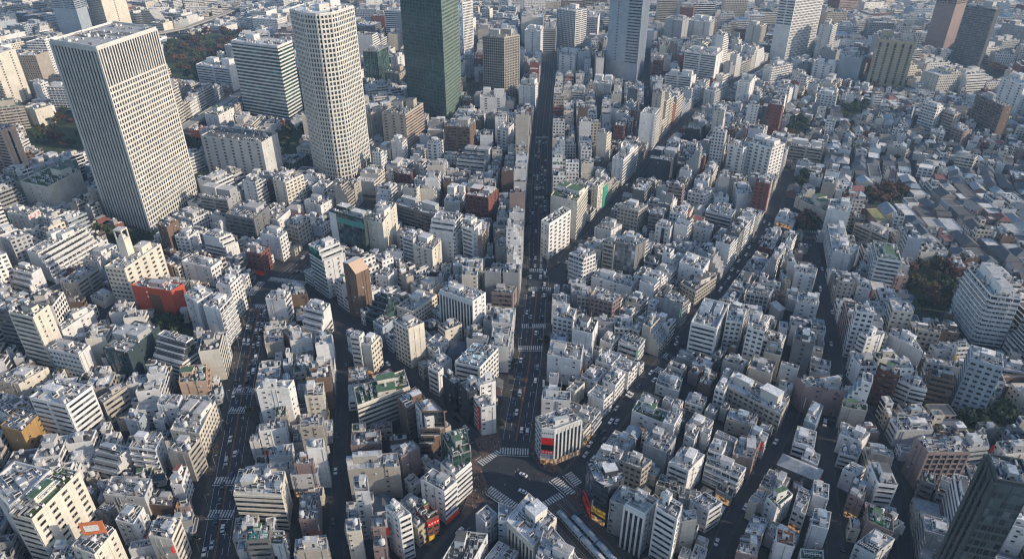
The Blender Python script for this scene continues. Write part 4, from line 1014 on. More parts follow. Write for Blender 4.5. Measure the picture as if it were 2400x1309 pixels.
            b2 = [(-sx / 2 - .12, -sy / 2 - .12), (sx / 2 + .12, -sy / 2 - .12), (sx / 2 + .12, sy / 2 + .12), (-sx / 2 - .12, sy / 2 + .12)]
            pb.prism(b2, hh + .004, hh + .3, 'x', whitish, 'roof', s.rc, bottom=True)
            if not near: pb.box(sx * .2, -sy / 2 - .03, .05, .95, .06, 2.0, 'unitdark')
            pb.box(sx / 2 + .03, 0, 1.1, .06, min(1.6, sy * .4), .9, 'unitdark')
            if r.random() < .5: pb.box(-sx * .2, 0, hh + .3, 1.6, 1.1, 1.2, 'unit')
            if near:
                po = pb.build('penthouse', s.root, (x, y, h + .03)); po.rotation_euler = (0, 0, ang); s.parts += 1
                if s.lod >= 3: put('door', SH['door'], po, (sx * .2, -sy / 2, .05))
            else:
                for f, m_, cc in zip(pb.f, pb.m, pb.c):
                    rb.face([(x + ca * pb.v[i][0] - sa * pb.v[i][1], y + sa * pb.v[i][0] + ca * pb.v[i][1], h + .03 + pb.v[i][2]) for i in f], m_, cc)
        n = int(min(A / 8, 22 if s.lod >= 3 else 13 if s.lod == 2 else 16 if s.lod else 8)) + 1
        if A > 600: n += 8
        for k in range(n):
            t = r.choice(CLUTTER); w = pick(1.3)
            if not w: continue
            if near:
                boxes.append((w[0], w[1], 1.3)); s.parts += 1
                sc = r.uniform(.8, 1.3)
                if t == 'antenna': sc *= .9
                rot = ang + r.choice((0, 1.5708, 3.1416, 4.7124)); m_ = r.choice((1, 2, 3, 4)) if t in ('air_conditioner', 'chiller') else 1
                for q in range(m_):           # units stand in short rows
                    x, y = w[0] + ca * q * 2.1 * sc, w[1] + sa * q * 2.1 * sc
                    if q and not free(x, y, 1.0): break
                    if q: boxes.append((x, y, 1.0)); s.parts += 1
                    put('air_conditioner' if t == 'chiller' else t, SH[t], s.root, (x, y, h + .03), ang if m_ > 1 else rot, (sc * .9, sc, sc), (.6, .6, .6))
            else:
                sx, sy, hh = r.uniform(.7, 2.8), r.uniform(.7, 2.0), r.uniform(.7, 2.6)
                g = r.choice((.68, .74, .6, .08, .04, .25))
                rb.box(w[0], w[1], h + .03, sx, sy, hh, 'x', (g, g, g * 1.01), ang)
        # patches of other membrane, upstands and pipes: part of the roof's own surface
        for k in range(3 if near else 1):
            w = pick(1.0)
            if w:
                sx, sy = r.uniform(.15, .5) * L, r.uniform(.15, .5) * depth
                pts = [(w[0] + ca * a - sa * b, w[1] + sa * a + ca * b) for a, b in ((-sx / 2, -sy / 2), (sx / 2, -sy / 2), (sx / 2, sy / 2), (-sx / 2, sy / 2))]
                if all(inside(inn, *pt) for pt in pts):
                    f = r.choice((.45, .6, .75, 1.25, 1.45))
                    rb.face([(x, y, h + .045 + k * .006) for x, y in pts], 'roof', tuple(min(.75, a * f) for a in s.rc))
        if near:
            for k in range(int(min(A / 5, 26))):       # kerbs, pots, pipe ends, cable trays: part of the roof's own surface
                w = pick(.45, 3)
                if w:
                    g = r.choice((.7, .75, .55, .05, .04, .2)); rb.box(w[0], w[1], h + .03, r.choice((.4, .5, .8, 2.6)), r.choice((.3, .4, .6)), r.uniform(.3, 1.1), 'x', (g, g, g), ang + r.choice((0, 1.5708)))
            for k in range(2):
                t = r.uniform(.2, .8); a, b = lerp(inn[0], inn[1], t), lerp(inn[3 % len(inn)], inn[2], t)
                if r.random() < .6: rb.bar((a[0], a[1], h + .25), (b[0], b[1], h + .25), .1, 'steel', n=4)

    def pitched(s, rb, P, h):
        r = s.r; n = len(P)
        out = inset(P, -.5)
        l0, l1 = edge(P, 0)[2], edge(P, 1)[2] if n > 1 else 1
        c = centroid(P)
        rise = min(l0, l1) * r.uniform(.22, .36)
        rc = s.rc
        if n != 4 or s.rk in ('l', 'y') or (s.kind == 'house' and r.random() < .25 and not s.has('hip')):
            s.inn = s.parapet(rb, P, h, .5, .25); return
        k = 0 if l0 >= l1 else 1
        a, b, c2, d = (out[(k + j) % 4] for j in range(4))
        ins = 0.0 if (r.random() < .45 and not s.has('hip')) else .28
        m1, m2 = lerp(d, a, .5), lerp(b, c2, .5)
        r1, r2 = lerp(m1, m2, ins), lerp(m1, m2, 1 - ins)
        z = h; R1, R2 = (*r1, h + rise), (*r2, h + rise)
        V = lambda t: (t[0], t[1], z)
        rb.face([V(a), V(b), R2, R1], 'tiles', rc); rb.face([V(c2), V(d), R1, R2], 'tiles', rc)
        rb.face([V(b), V(c2), R2], 'tiles' if ins else 'x', rc if ins else s.wc); rb.face([V(d), V(a), R1], 'tiles' if ins else 'x', rc if ins else s.wc)
        rb.face([V(d), V(c2), V(b), V(a)], 'x', s.wc)

    def gable_slope(s, rb, P, h):
        p, q, L, ang = edge(P, 1)
        c0, c1 = P[0], P[3]
        k = .55
        a, b = lerp(p, c0, k), lerp(q, c1, k)
        z0 = h - 0.0; z1 = h + 6.5
        rb.face([(*p, z0), (*q, z0), (*b, z1), (*a, z1)], 'peach', s.wc)
        rb.face([(*c0, z0), (*p, z0), (*a, z1), (*c0, z1)], 'x', s.wc); rb.face([(*q, z0), (*c1, z0), (*c1, z1), (*b, z1)], 'x', s.wc)
        rb.face([(*c1, z0), (*c0, z0), (*c0, z1), (*c1, z1)], 'x', s.wc); rb.face([(*c0, z1), (*a, z1), (*b, z1), (*c1, z1)], 'roof', s.rc)
        return None

    # what single buildings carry -----------------------------------------------
    def panel(s, name, e, t0, t1, z0, z1, mat, out=.35, thick=.3, marks=0, markmat='white'):
        p, q, L, ang = edge(s.P, e); nx, ny = math.sin(ang), -math.cos(ang)
        m = lerp(p, q, (t0 + t1) / 2); w = L * (t1 - t0)
        b = MB(); b.box(0, 0, 0, w, thick, z1 - z0, mat)
        r = random.Random(len(name) + marks); lt = MB()
        if marks:                       # strokes of the lettering, too small in the photo to read
            tall = (z1 - z0) > w * 1.5
            H = z1 - z0
            for k in range(marks):
                if tall: cx, cz, sz = 0, H * (k + .5) / marks, min(w * .6, H / marks * .7)
                else: cx, cz, sz = -w / 2 + w * (k + .5) / marks, H / 2, min(H * .6, w / marks * .75)
                for j in range(3): lt.box(cx, -thick / 2 - .03, cz - sz / 2 + sz * (.1 + .35 * j), sz * r.uniform(.6, 1), .06, sz * .14, markmat)
                lt.box(cx + sz * r.uniform(-.3, .3), -thick / 2 - .035, cz - sz / 2, sz * .14, .06, sz, markmat)
        o = b.build(name, s.root, (m[0] + nx * out, m[1] + ny * out, z0)); o.rotation_euler = (0, 0, ang); s.parts += 1
        if marks: lt.build('lettering', o)
        return o

    def special(s, P, h, rb, near):
        r = s.r; inn = s.inn
        if s.has('turf') and inn:
            g = MB(); c = centroid(inn)
            if s.kind == 'office_building' and h > 25:
                for a, b in ((0, .3), (.72, 1.0)):
                    pts = [lerp(inn[1], inn[2], a + .02), lerp(inn[1], inn[2], b - .02), lerp(inn[0], inn[3], b - .02), lerp(inn[0], inn[3], a + .02)]
                    pts = inset(pts, .6) if area(pts) > 0 else inset(pts[::-1], .6)
                    g.prism(pts, h + .05, h + .35, 'turf', (.1, .1, .1))
                g.build('roof_garden', s.root)
                for k in range(9):       # lattice frame over the middle of the roof
                    a, b = lerp(inn[1], inn[2], .32 + k * .045), lerp(inn[0], inn[3], .32 + k * .045)
                    a, b = lerp(a, b, .12), lerp(a, b, .88)
                    s.bar_part('lattice_bar', a, b, h + 3)
                for k in range(5):
                    a, b = lerp(inn[1], inn[0], .12 + k * .19), lerp(inn[2], inn[3], .12 + k * .19)
                    s.bar_part('lattice_bar', lerp(a, b, .31), lerp(a, b, .69), h + 3.25)
            else:
                pts = inset(inn, max(.5, .08 * math.sqrt(area(inn))))
                g.prism(pts, h + .05, h + .2, 'astro' if s.label and 'artificial' in s.label else 'turf', (.1, .1, .1)); g.build('roof_garden', s.root)
        if s.has('poolroof') and inn:
            g = MB(); g.prism(inset(inn, .8), h + .05, h + .5, 'pool'); g.build('roof_panel', s.root)
        if s.has('skyl') and inn:
            for k in range(4):
                a, b = lerp(inn[0], inn[3], .1 + k * .24), lerp(inn[1], inn[2], .1 + k * .24)
                g = MB(); d = ((inn[3][0] - inn[0][0]) * .14, (inn[3][1] - inn[0][1]) * .14)
                a, b = lerp(a, b, .08), lerp(a, b, .7)
                g.prism([a, b, (b[0] + d[0], b[1] + d[1]), (a[0] + d[0], a[1] + d[1])], h + .05, h + 1.3, 'c', (.4, .5, .55)); g.build('skylight', s.root)
        if s.has('tank'):
            g = MB(); c = centroid(P); g.cyl(0, 0, 0, min(3.5, math.sqrt(area(P)) * .32), 4.5, 'x', s.wc, 18, cap='roof'); g.build('roof_drum', s.root, (c[0], c[1], h))
        if s.has('belfry'):
            a = lerp(P[0], P[1], .35); p3 = lerp(P[3], P[2], .35)
            c = lerp(a, p3, .45); _, _, _, ang = edge(P, 0)
            g = MB(); W = 6.2
            g.box(0, 0, 0, W, W, 15, 'x', s.wc)
            for x in (-1, 1):
                for y in (-1, 1): g.box(x * (W / 2 - .4), y * (W / 2 - .4), 15, .8, .8, 6, 'x', s.wc)
            g.box(0, 0, 21, W, W, 1.0, 'x', s.wc, 0, 'roof', s.rc); g.box(0, 0, 15, 3, 3, 2.2, 'unit')
            o = g.build('lift_tower', s.root, (c[0], c[1], h)); o.rotation_euler = (0, 0, ang)
        if s.has('openframe'):
            pass
        if s.has('redsign'): s.panel('billboard', 1, .02, .98, h - 4.2, h + .6, 'white', .3, .3, 3, 'red')
        if s.has('redtall'):
            s.panel('vertical_sign', 0, .68, .9, h * .18, h * .98, 'red', .7, .5, 5, 'white')
        if s.has('redpanel'):
            s.panel('sign_panel', 1, .04, .96, h * .80, h + 1.2, 'white', .4, .4, 6, 'black')
            s.panel('sign_panel', 1, .04, .96, h * .60, h * .79, 'red', .4, .4, 0)
            s.panel('sign_panel', 1, .04, .96, h * .44, h * .59, 'black', .4, .4, 0)
            s.panel('sign_panel', 1, .1, .9, h * .33, h * .43, 'red', .45, .4, 4, 'white')
            for e in (1, 2): s.panel('shopfront', e, .02, .98, .2, 3.6, 'shop', .3, .4)
        if s.has('yellowsign'):
            s.panel('sign_panel', 1, .02, .98, 5.2, 9.0, 'yellow', .35, .3, 7, 'black'); s.panel('shopfront', 1, .02, .98, .2, 3.2, 'shop', .35, .4)
            s.panel('sign_panel', 0, .02, .98, 6, 7.2, 'red', .3, .2); s.panel('shopfront', 0, .02, .98, .2, 3.2, 'shopred', .35, .4)
        if s.has('redbase'): s.panel('shopfront', 1, .02, .98, .2, 3.2, 'shopred', .35, .4)
        if s.has('redsign2'):
            s.panel('sign_panel', 1, .04, .96, h - 3.4, h - .6, 'red', .35, .3, 4, 'white'); s.panel('sign_panel', 1, .04, .5, 1, 3.6, 'yellow', .35, .3)
        if s.has('orangesign'):
            p, q, L, ang = edge(P, 0); m = lerp(lerp(p, q, .6), lerp(P[3], P[2], .6), .55)
            g = MB(); g.box(0, 0, 3, 9, .4, 7, 'orange'); g.box(-.4, -.24, 5, 5.5, .06, 3.4, 'white')
            for x in (-4, -1.4, 1.4, 4): g.bar((x, .3, 0), (x, .3, 10), .12, 'steel'); g.bar((x, 2.6, 0), (x, .3, 8), .1, 'steel')
            for z in (4, 7, 9.6): g.bar((-4.5, .45, z), (4.5, .45, z), .08, 'steel')
            o = g.build('billboard', s.root, (m[0], m[1], h)); o.rotation_euler = (0, 0, ang + .5)
        if s.has('blackstripe'): s.panel('glass_strip', 0, .42, .62, .5, h - .4, 'carglass', .08, .2)
        if s.has('redmid'): s.panel('dark_panel', 0, .4, .68, 3, h - 4, 'rust', .06, .2); 
        if s.label and 'green netting' in s.label: s.panel('netting', 1, .02, .98, 1, h, 'netting', .4, .3)
        if s.label and 'teal glass office' in s.label and s.has('frame'):
            s.panel('white_strip', 0, 0, .2, 0, h - .02, 'white', .2, .4); s.panel('glass_band', 0, .21, .98, h - 7, h - 2.5, 'pool', .1, .2)
        if s.label and 'window strip' in s.label: s.panel('window_strip', 1, .42, .56, 3, h - 2, 'carglass', .06, .2)
        if near and s.kind == 'shop_building' and r.random() < .4 and h > 9:
            e = r.choice([0, 1]); p, q, L, ang = edge(P, e); nx, ny = math.sin(ang), -math.cos(ang); t = r.choice((.06, .94)); m = lerp(p, q, t)
            g = MB(); H = r.uniform(3.5, min(8, h * .6)); g.box(0, -.65, 0, .25, 1.1, H, r.choice(('white', 'white', 'red', 'yellow', 'black', 'pool')))
            o = g.build('hanging_sign', s.root, (m[0], m[1], r.uniform(3.2, h - H))); o.rotation_euler = (0, 0, ang); s.parts += 1
        if near and s.kind == 'shop_building' and not any(s.has(k) for k in ('redpanel', 'yellowsign', 'redbase')) and r.random() < .2:
            e = r.choice([0, 1]); s.panel('shopfront', e, .08, .92, .15, 3.0, 'shop' if r.random() < .75 else 'shopred', .3, .5)

    def bar_part(s, name, a, b, z):
        L = math.dist(a, b); ang = math.atan2(b[1] - a[1], b[0] - a[0]); m = lerp(a, b, .5)
        s.blk(name, m[0], m[1], z, L, .3, .3, ang, (.7, .7, .7))
# ------------------------------------------------------------------ layout
def hull(pts):
    pts = sorted(set(pts))
    def half(ps):
        o = []
        for p in ps:
            while len(o) > 1 and (o[-1][0] - o[-2][0]) * (p[1] - o[-2][1]) - (o[-1][1] - o[-2][1]) * (p[0] - o[-2][0]) <= 0: o.pop()
            o.append(p)
        return o
    a, b = half(pts), half(pts[::-1])
    return a[:-1] + b[:-1]

def solve_h(ry, gx, gy):
    lo, hi = 1.0, 240.0
    for _ in range(40):
        m = (lo + hi) / 2
        if project(gx, gy, m)[1] > ry: lo = m
        else: hi = m
    return lo

def clamp_dim(v, lo, hi): return max(lo, min(hi, v))

def read_survey():
    out = []
    for k, line in enumerate(SURVEY.strip().splitlines()):
        t, cs, base, kind, sty, wc, rk, opts, label, ref = line.split('|')
        ox, oy = TILE[t]
        def px(s): a, b = s.split(','); return (ox + float(a) / 2.975, oy + float(b) / 2.975)
        pts = [px(p) for p in cs.split()]
        if base[0] == 'b':
            bx, by = px(base[1:]); bi = 1 if len(pts) == 3 else max(range(len(pts)), key=lambda i: pts[i][1])
            h = clamp_dim(solve_h(pts[bi][1], *ground(bx, by)), 5, 160); z = h
        elif base[0] == 'g': h = float(base[1:]); z = 0
        else: h = z = float(base)
        if base[0] == 'b' and h < 10.5 and not any(w in label for w in ('low', 'house', 'hall', 'shed', 'small', 'mansard')): h = z = 10.5
        W = [ground(a, b, z) for a, b in pts]
        tower = 'tower' in kind
        if len(W) == 3:
            a, b, c = (Vector(p) for p in W)
            u, v = a - b, c - b
            lu, lv = clamp_dim(u.length, 5.5, 80), clamp_dim(v.length, 5.5, 85 if tower else 46)
            ang = math.acos(max(-1, min(1, u.normalized().dot(v.normalized()))))
            want = clamp_dim(ang, math.radians(68 if tower else 76), math.radians(112 if tower else 104))
            d = want - ang; u = u.normalized() * lu; v = v.normalized() * lv   # the corner is squared up from both sides
            ru = -d / 2; rv = d / 2
            if u.x * v.y - u.y * v.x > 0: ru, rv = -d / 2, d / 2
            else: ru, rv = d / 2, -d / 2
            rot = lambda q, t: Vector((q.x * math.cos(t) - q.y * math.sin(t), q.x * math.sin(t) + q.y * math.cos(t)))
            u, v = rot(u, ru), rot(v, rv)
            poly = [tuple(b + u), tuple(b), tuple(b + v), tuple(b + u + v)]
        elif 'back' in opts:
            n = max(range(len(pts)), key=lambda i: pts[i][1]) if not tower else len(pts) - 2
            poly = W + [(W[0][0] + W[-1][0] - W[n][0], W[0][1] + W[-1][1] - W[n][1])]
        else: poly = W
        if 'roundfront' in opts:
            o = []
            for i in range(len(poly)):
                p, q = poly[i], poly[(i + 1) % len(poly)]; o += [lerp(p, q, .13), lerp(p, q, .87)]
            cx_, cy_ = centroid(o); poly = [(cx_ + (x - cx_) * 1.08, cy_ + (y - cy_) * 1.08) for x, y in o]
        if area(poly) < 0: poly = poly[::-1]
        hp = hull([tuple(p) for p in poly])
        if len(hp) < len(poly):
            i0 = min(range(len(hp)), key=lambda i: math.dist(hp[i], poly[0])); poly = hp[i0:] + hp[:i0]
        styles = sty.split()
        if kind.startswith(('shop', 'apart', 'office_b')) and not any(w in label for w in ('blank', 'plain', 'windowless', 'bare', 'hall')):
            rr = random.Random(k * 5 + 2); styles = [('s' if rr.random() < .6 else q) if q == 'x' else q for q in styles]
        if len(poly) == 4 and len(styles) == 2: styles = styles + ['s' if q == 'x' else q for q in styles]
        if 'back' in opts: styles = styles + [styles[0]] * 9
        out.append(dict(poly=poly, h=h, styles=styles, wc=WALLC[wc], rk=rk, opts=opts, kind=kind, label=label, ref=ref, hand=True, seed=k * 7 + 3))
    return out

def poly_line(pts): return [Vector(ground(*p)) for p in pts]

class Street:
    def __init__(s, name, hw, pw, pts):
        s.name, s.hw, s.pw = name, hw, pw
        raw = poly_line(pts)
        # two rounds of corner cutting: the kerbs bend smoothly
        for _ in range(2):
            o = [raw[0]]
            for a, b in zip(raw, raw[1:]): o += [a.lerp(b, .25), a.lerp(b, .75)]
            raw = o + [raw[-1]]
        s.pts = raw
        s.len = [0.0]
        for a, b in zip(raw, raw[1:]): s.len.append(s.len[-1] + (b - a).length)
        s.L = s.len[-1]
    def at(s, d):
        d = max(0.0, min(s.L - 1e-6, d)); i = 0
        lo, hi = 0, len(s.len) - 2
        while lo < hi:
            m = (lo + hi + 1) // 2
            if s.len[m] <= d: lo = m
            else: hi = m - 1
        i = lo
        a, b = s.pts[i], s.pts[i + 1]; l = (b - a).length or 1e-6
        return a.lerp(b, (d - s.len[i]) / l), (b - a) / l

class Space:
    """footprints already taken, in 40 m cells"""
    def __init__(s): s.c = {}
    def cells(s, poly):
        xs = [p[0] for p in poly]; ys = [p[1] for p in poly]
        for i in range(int(min(xs) // 40), int(max(xs) // 40) + 1):
            for j in range(int(min(ys) // 40), int(max(ys) // 40) + 1): yield (i, j)
    def add(s, poly):
        for k in s.cells(poly): s.c.setdefault(k, []).append(poly)
    def hits(s, poly, gap=0.3):
        seen = set()
        for k in s.cells(poly):
            for q in s.c.get(k, ()):
                if id(q) in seen: continue
                seen.add(id(q))
                if overlap(poly, q, gap): return True
        return False

def overlap(a, b, gap):
    for P, Q in ((a, b), (b, a)):
        for i in range(len(P)):
            p, q = P[i], P[(i + 1) % len(P)]
            nx, ny = q[1] - p[1], p[0] - q[0]; l = math.hypot(nx, ny) or 1e-6; nx /= l; ny /= l
            m = max((x - p[0]) * nx + (y - p[1]) * ny for x, y in P)
            if min((x - p[0]) * nx + (y - p[1]) * ny for x, y in Q) > m - (-gap): return False
    return True

GW, GH = 600, 328
class Screen:
    """coarse picture of what stands where, used to keep surveyed facades in view and to find what can be seen"""
    def __init__(s):
        s.depth = np.zeros((GH, GW), dtype=np.float32); s.id = np.full((GH, GW), -1, dtype=np.int32)
    def region(s, pts):
        H = hull([(round(x / 4, 2), round(y / 4, 2)) for x, y in pts])
        if len(H) < 3: return None
        x0, x1 = max(0, int(min(p[0] for p in H))), min(GW - 1, int(max(p[0] for p in H)) + 1)
        y0, y1 = max(0, int(min(p[1] for p in H))), min(GH - 1, int(max(p[1] for p in H)) + 1)
        if x1 < x0 or y1 < y0: return None
        X, Y = np.meshgrid(np.arange(x0, x1 + 1) + .5, np.arange(y0, y1 + 1) + .5)
        m = np.ones(X.shape, dtype=bool)
        for i in range(len(H)):
            p, q = H[i], H[(i + 1) % len(H)]
            m &= (q[0] - p[0]) * (Y - p[1]) - (q[1] - p[1]) * (X - p[0]) >= -0.3
        return (slice(y0, y1 + 1), slice(x0, x1 + 1)), m

def silhouette(poly, z0, z1): return [project(x, y, z) for x, y in poly for z in (z0, z1)]
def near_dist(poly): return min(math.hypot(x, y) for x, y in poly)

def plan():
    R = random.Random(5)
    streets = [Street(*s) for s in STREETS]
    seg_a, seg_d, seg_hw, seg_s = [], [], [], []
    for k, s in enumerate(streets):
        for a, b in zip(s.pts, s.pts[1:]): seg_a.append(tuple(a)); seg_d.append(tuple(b - a)); seg_hw.append(s.hw + s.pw); seg_s.append(k)
    A, D, HW = np.array(seg_a), np.array(seg_d), np.array(seg_hw); DD = (D * D).sum(1) + 1e-9; SK = np.array(seg_s)
    def street_dist(x, y):
        """(distance beyond the pavement edge of the closest street, its number, direction)"""
        rel = np.array((x, y)) - A; t = np.clip((rel * D).sum(1) / DD, 0, 1)
        e = rel - D * t[:, None]; d = np.sqrt((e * e).sum(1)) - HW; i = int(d.argmin())
        return float(d[i]), int(SK[i]), D[i] / math.sqrt(DD[i]), e[i]
    plaza = [ground(*p) for p in ((1118, 1088), (1170, 1052), (1248, 1052), (1300, 1098), (1350, 1150), (1318, 1190), (1265, 1206), (1200, 1196), (1138, 1146))]
    plaza_out = [ground(*p) for p in ((1100, 1078), (1165, 1040), (1250, 1040), (1310, 1092), (1366, 1150), (1325, 1198), (1265, 1212), (1195, 1202), (1120, 1150))]
    parks = [([ground(*p) for p in pk[3]]) for pk in PARKS]
    house = [ground(*p) for p in HOUSE_ZONE]
    blocked = parks[:] + [[ground(*p) for p in pl] for pl in PLAZAS]
    for pts in VIADUCTS:
        for p, q in zip(pts, pts[1:]):
            a, b_ = Vector(ground(*p, 7)), Vector(ground(*q, 7)); n = (b_ - a).normalized(); n = Vector((-n.y, n.x)) * 8
            blocked.append([tuple(a + n), tuple(a - n), tuple(b_ - n), tuple(b_ + n)])
    blocked.append([ground(*p) for p in ((1240, 1195), (1330, 1180), (1440, 1275), (1480, 1345), (1310, 1345))])   # tram tracks
    space = Space()
    specs = read_survey()
    for s in specs:                                    # a surveyed footprint never stands on a carriageway
        for _ in range(6):
            worst = None
            for i in range(len(s['poly'])):
                for t in (0, .5):
                    p = lerp(s['poly'][i], s['poly'][(i + 1) % len(s['poly'])], t)
                    d, k, dr, e = street_dist(*p); d += streets[k].pw * .6
                    if d < 0 and (worst is None or d < worst[0]):
                        c = centroid(s['poly']); worst = (d, k, dr, c)
            if worst is None: break
            d, k, dr, c = worst
            _, _, dr2, e = street_dist(*c)
            l = math.hypot(*e) or 1; mv = min(-d + .2, 6)
            s['poly'] = [(x + e[0] / l * mv, y + e[1] / l * mv) for x, y in s['poly']]
        space.add(s['poly'])
    # keep-in-view mask
    scr = Screen(); keep = scr.depth
    for s in specs:
        rg = scr.region(silhouette(s['poly'], s['h'] * (.02 if 'tower' in s['kind'] else .3 if near_dist(s['poly']) > 450 else .5), s['h'] + 1))
        if rg: keep[rg[0]][rg[1]] = np.maximum(keep[rg[0]][rg[1]], math.hypot(*centroid(s['poly'])))
    thin = {'straight avenue': 6.5, 'left avenue': 6, 'junction road': 5, 'alley': 2.5, 'diagonal lane': 1.5, 'lit diagonal street': 2.0, 'slanted street': 1.5, 'dark street': 2.5, 'bottom street': 3, 'tram street': 6, 'far dark street': 3, 'lower street': .8}
    for st in streets:
        hw = thin.get(st.name)
        if not hw: continue
        for a, b in zip(st.pts, st.pts[1:]):
            t = (b - a).normalized(); n = Vector((-t.y, t.x)) * hw
            rg = scr.region([project(*(a + n), 0), project(*(a - n), 0), project(*(b + n), 0), project(*(b - n), 0)])
            if rg: keep[rg[0]][rg[1]] = np.maximum(keep[rg[0]][rg[1]], a.length)
    rg = scr.region([project(*p, 0) for p in plaza])
    keep[rg[0]][rg[1]] = np.maximum(keep[rg[0]][rg[1]], 300)
    for pk in parks:
        rg = scr.region([project(*p, 4) for p in pk])
        if rg: keep[rg[0]][rg[1]] = np.maximum(keep[rg[0]][rg[1]], near_dist(pk) + 15)
    for pts in VIADUCTS:
        for p, q in zip(pts, pts[1:]):
            rg = scr.region([(p[0], p[1] - 6), (p[0], p[1] + 6), (q[0], q[1] - 6), (q[0], q[1] + 6)])
            if rg: keep[rg[0]][rg[1]] = np.maximum(keep[rg[0]][rg[1]], math.hypot(*ground(*p)) - 10)
    for pl in PLAZAS:
        rg = scr.region(pl)
        if rg: keep[rg[0]][rg[1]] = np.maximum(keep[rg[0]][rg[1]], math.hypot(*ground(*pl[0])))

    def in_view(x, y, m=380):
        if y < 60: return False
        px, py = project(x, y, 12)
        return -m < px < 2400 + m and -260 < py < 1309 + m * 1.5
    def lot_ok(poly):
        if space.hits(poly): return False
        cx, cy = centroid(poly)
        if any(in_poly(plaza_out, *p) for p in poly) or in_poly(plaza_out, cx, cy): return False
        for pk in blocked:
            if in_poly(pk, cx, cy) or any(in_poly(pk, *p) for p in poly): return False
        for i in range(len(poly)):
            p, q = poly[i], poly[(i + 1) % len(poly)]
            if street_dist(*p)[0] < -.05 or street_dist(*lerp(p, q, .5))[0] < -.05: return False
        return street_dist(cx, cy)[0] >= 0
    def fit_height(poly, h, low=5.5):
        d = near_dist(poly)
        for _ in range(16):
            rg = scr.region(silhouette(poly, 0, h + 2.5))
            if rg is None: return h
            if not (keep[rg[0]][rg[1]] > d + 6).any(): return h
            if h <= low: return None
            h = max(low, h * .86)
        return None

    fills = []
    def add(poly, h, front, row, street=None):
        cx, cy = centroid(poly)
        hz = in_poly(house, cx, cy)
        d = math.hypot(cx, cy)
        if hz: h = R.uniform(5.2, 8.5) if R.random() < .8 else R.uniform(9.2, 13)
        h = fit_height(poly, h)
        if h is None: return False
        a = area(poly)
        if hz and h < 9: kind = 'house'
        elif h < 7 and a < 190: kind = 'house' if R.random() < .35 else 'shop_building'
        elif front and d < 520 and R.random() < .62: kind = 'shop_building'
        else: kind = R.choices(['office_building', 'apartment_building', 'shop_building'], [.36, .4, .24])[0]
        if kind == 'house':
            sty = [R.choice('ps'), R.choice('px'), R.choice('ps'), R.choice('xs')]
            wc = WALLC[R.choice('WWWwCCcGgP')]; rk = R.choice('gggdddddbblssssr')
        else:
            f = R.choice({'office_building': 'rrrppdg', 'apartment_building': 'bbbprr', 'shop_building': 'rrpssp'}[kind]); sd = R.choice('xxsspprx')
            sty = [f, sd, R.choice('spr'), R.choice('xxs')]
            wc = WALLC[R.choice('WWWWWWWWWwwwwCCCCccGGgPB' if d < 520 else 'WWWWWWWwwwwCCCccGGgPBRb')]; rk = R.choice('ggggglllllbdd' + ('n' if R.random() < .3 else ''))
        wc = jitter_col(wc, R, .14)
        op = []
        if kind != 'house' and a > 70 and R.random() < .42: op.append('two')
        if not op and kind != 'house' and h > 13 and R.random() < .3: op.append('st:%d:%d' % (R.choice((0, 0, 1)), R.choice((2, 3, 4))))
        fills.append(dict(poly=poly, h=h, styles=sty, wc=wc, rk=rk, opts=','.join(op), kind=kind, label='', ref='', hand=False, seed=len(fills) * 13 + 1, front=front, street=street))
        space.add(poly)
        return True
    def base_h(x, y, row):
        d = math.hypot(x, y)
        if d < 330: m = 19 if row == 0 else 13.5
        elif d < 600: m = 24 if row == 0 else 16
        elif d < 1000: m = 27 if row == 0 else 18
        else: m = 22
        h = m * math.exp(R.gauss(0, .38))
        if row == 0: h = max(h, .78 * m)
        if d < 650: h = min(h, 1.65 * m)
        if d > 650 and R.random() < .03: h *= 2.0
        return clamp_dim(h, 6.5, 75)
    def lane_cap(k, h): return min(h, R.uniform(6, 10.5)) if streets[k].name == 'quarter lane' else h
    def lot_scale(d): return 1.0 if d < 420 else 1.0 + min(.9, (d - 420) / 900)
    # rows of lots along both sides of each street, several rows deep
    order = sorted(range(len(streets)), key=lambda k: -streets[k].hw)
    for row in range(7):
        for k in order:
            st = streets[k]
            for side in (1, -1):
                off = st.hw + st.pw + row * 12.5 + (3.2 if row >= 2 else 0) + (3.2 if row >= 4 else 0) + .3
                s = R.uniform(0, 6)
                while s < st.L:
                    c, t = st.at(s); d = c.length; sc = lot_scale(d)
                    if not in_view(c.x, c.y, 260): s += 15; continue
                    w = R.uniform(6.5, 15) * sc; dep = R.uniform(9.5, 13.0) * (1 if row < 6 else 1.3)
                    if R.random() < .2: w *= R.uniform(1.4, 2.1)
                    c, t = st.at(s + w / 2); n = Vector((-t.y, t.x)) * side
                    f0, f1 = c - t * w / 2 + n * off, c + t * w / 2 + n * off; b0, b1 = f0 + n * dep, f1 + n * dep
                    poly = [tuple(f0), tuple(f1), tuple(b1), tuple(b0)] if side == 1 else [tuple(f1), tuple(f0), tuple(b0), tuple(b1)]
                    if lot_ok(poly) and add(poly, lane_cap(k, base_h(c.x, c.y, row)), row == 0, row, k): s += w + R.choice((.4, .6, .8, 1.2, 2.5))
                    else: s += 3.5
    # what is left: lots laid along local rows, big ones first
    def field_angle(x, y):
        d, k, dr, e = street_dist(x, y)
        if d < 170: return math.atan2(dr[1], dr[0])
        cx, cy = int(x // 190), int(y // 190)
        return random.Random(cx * 91 + cy * 17).uniform(-.45, .45)
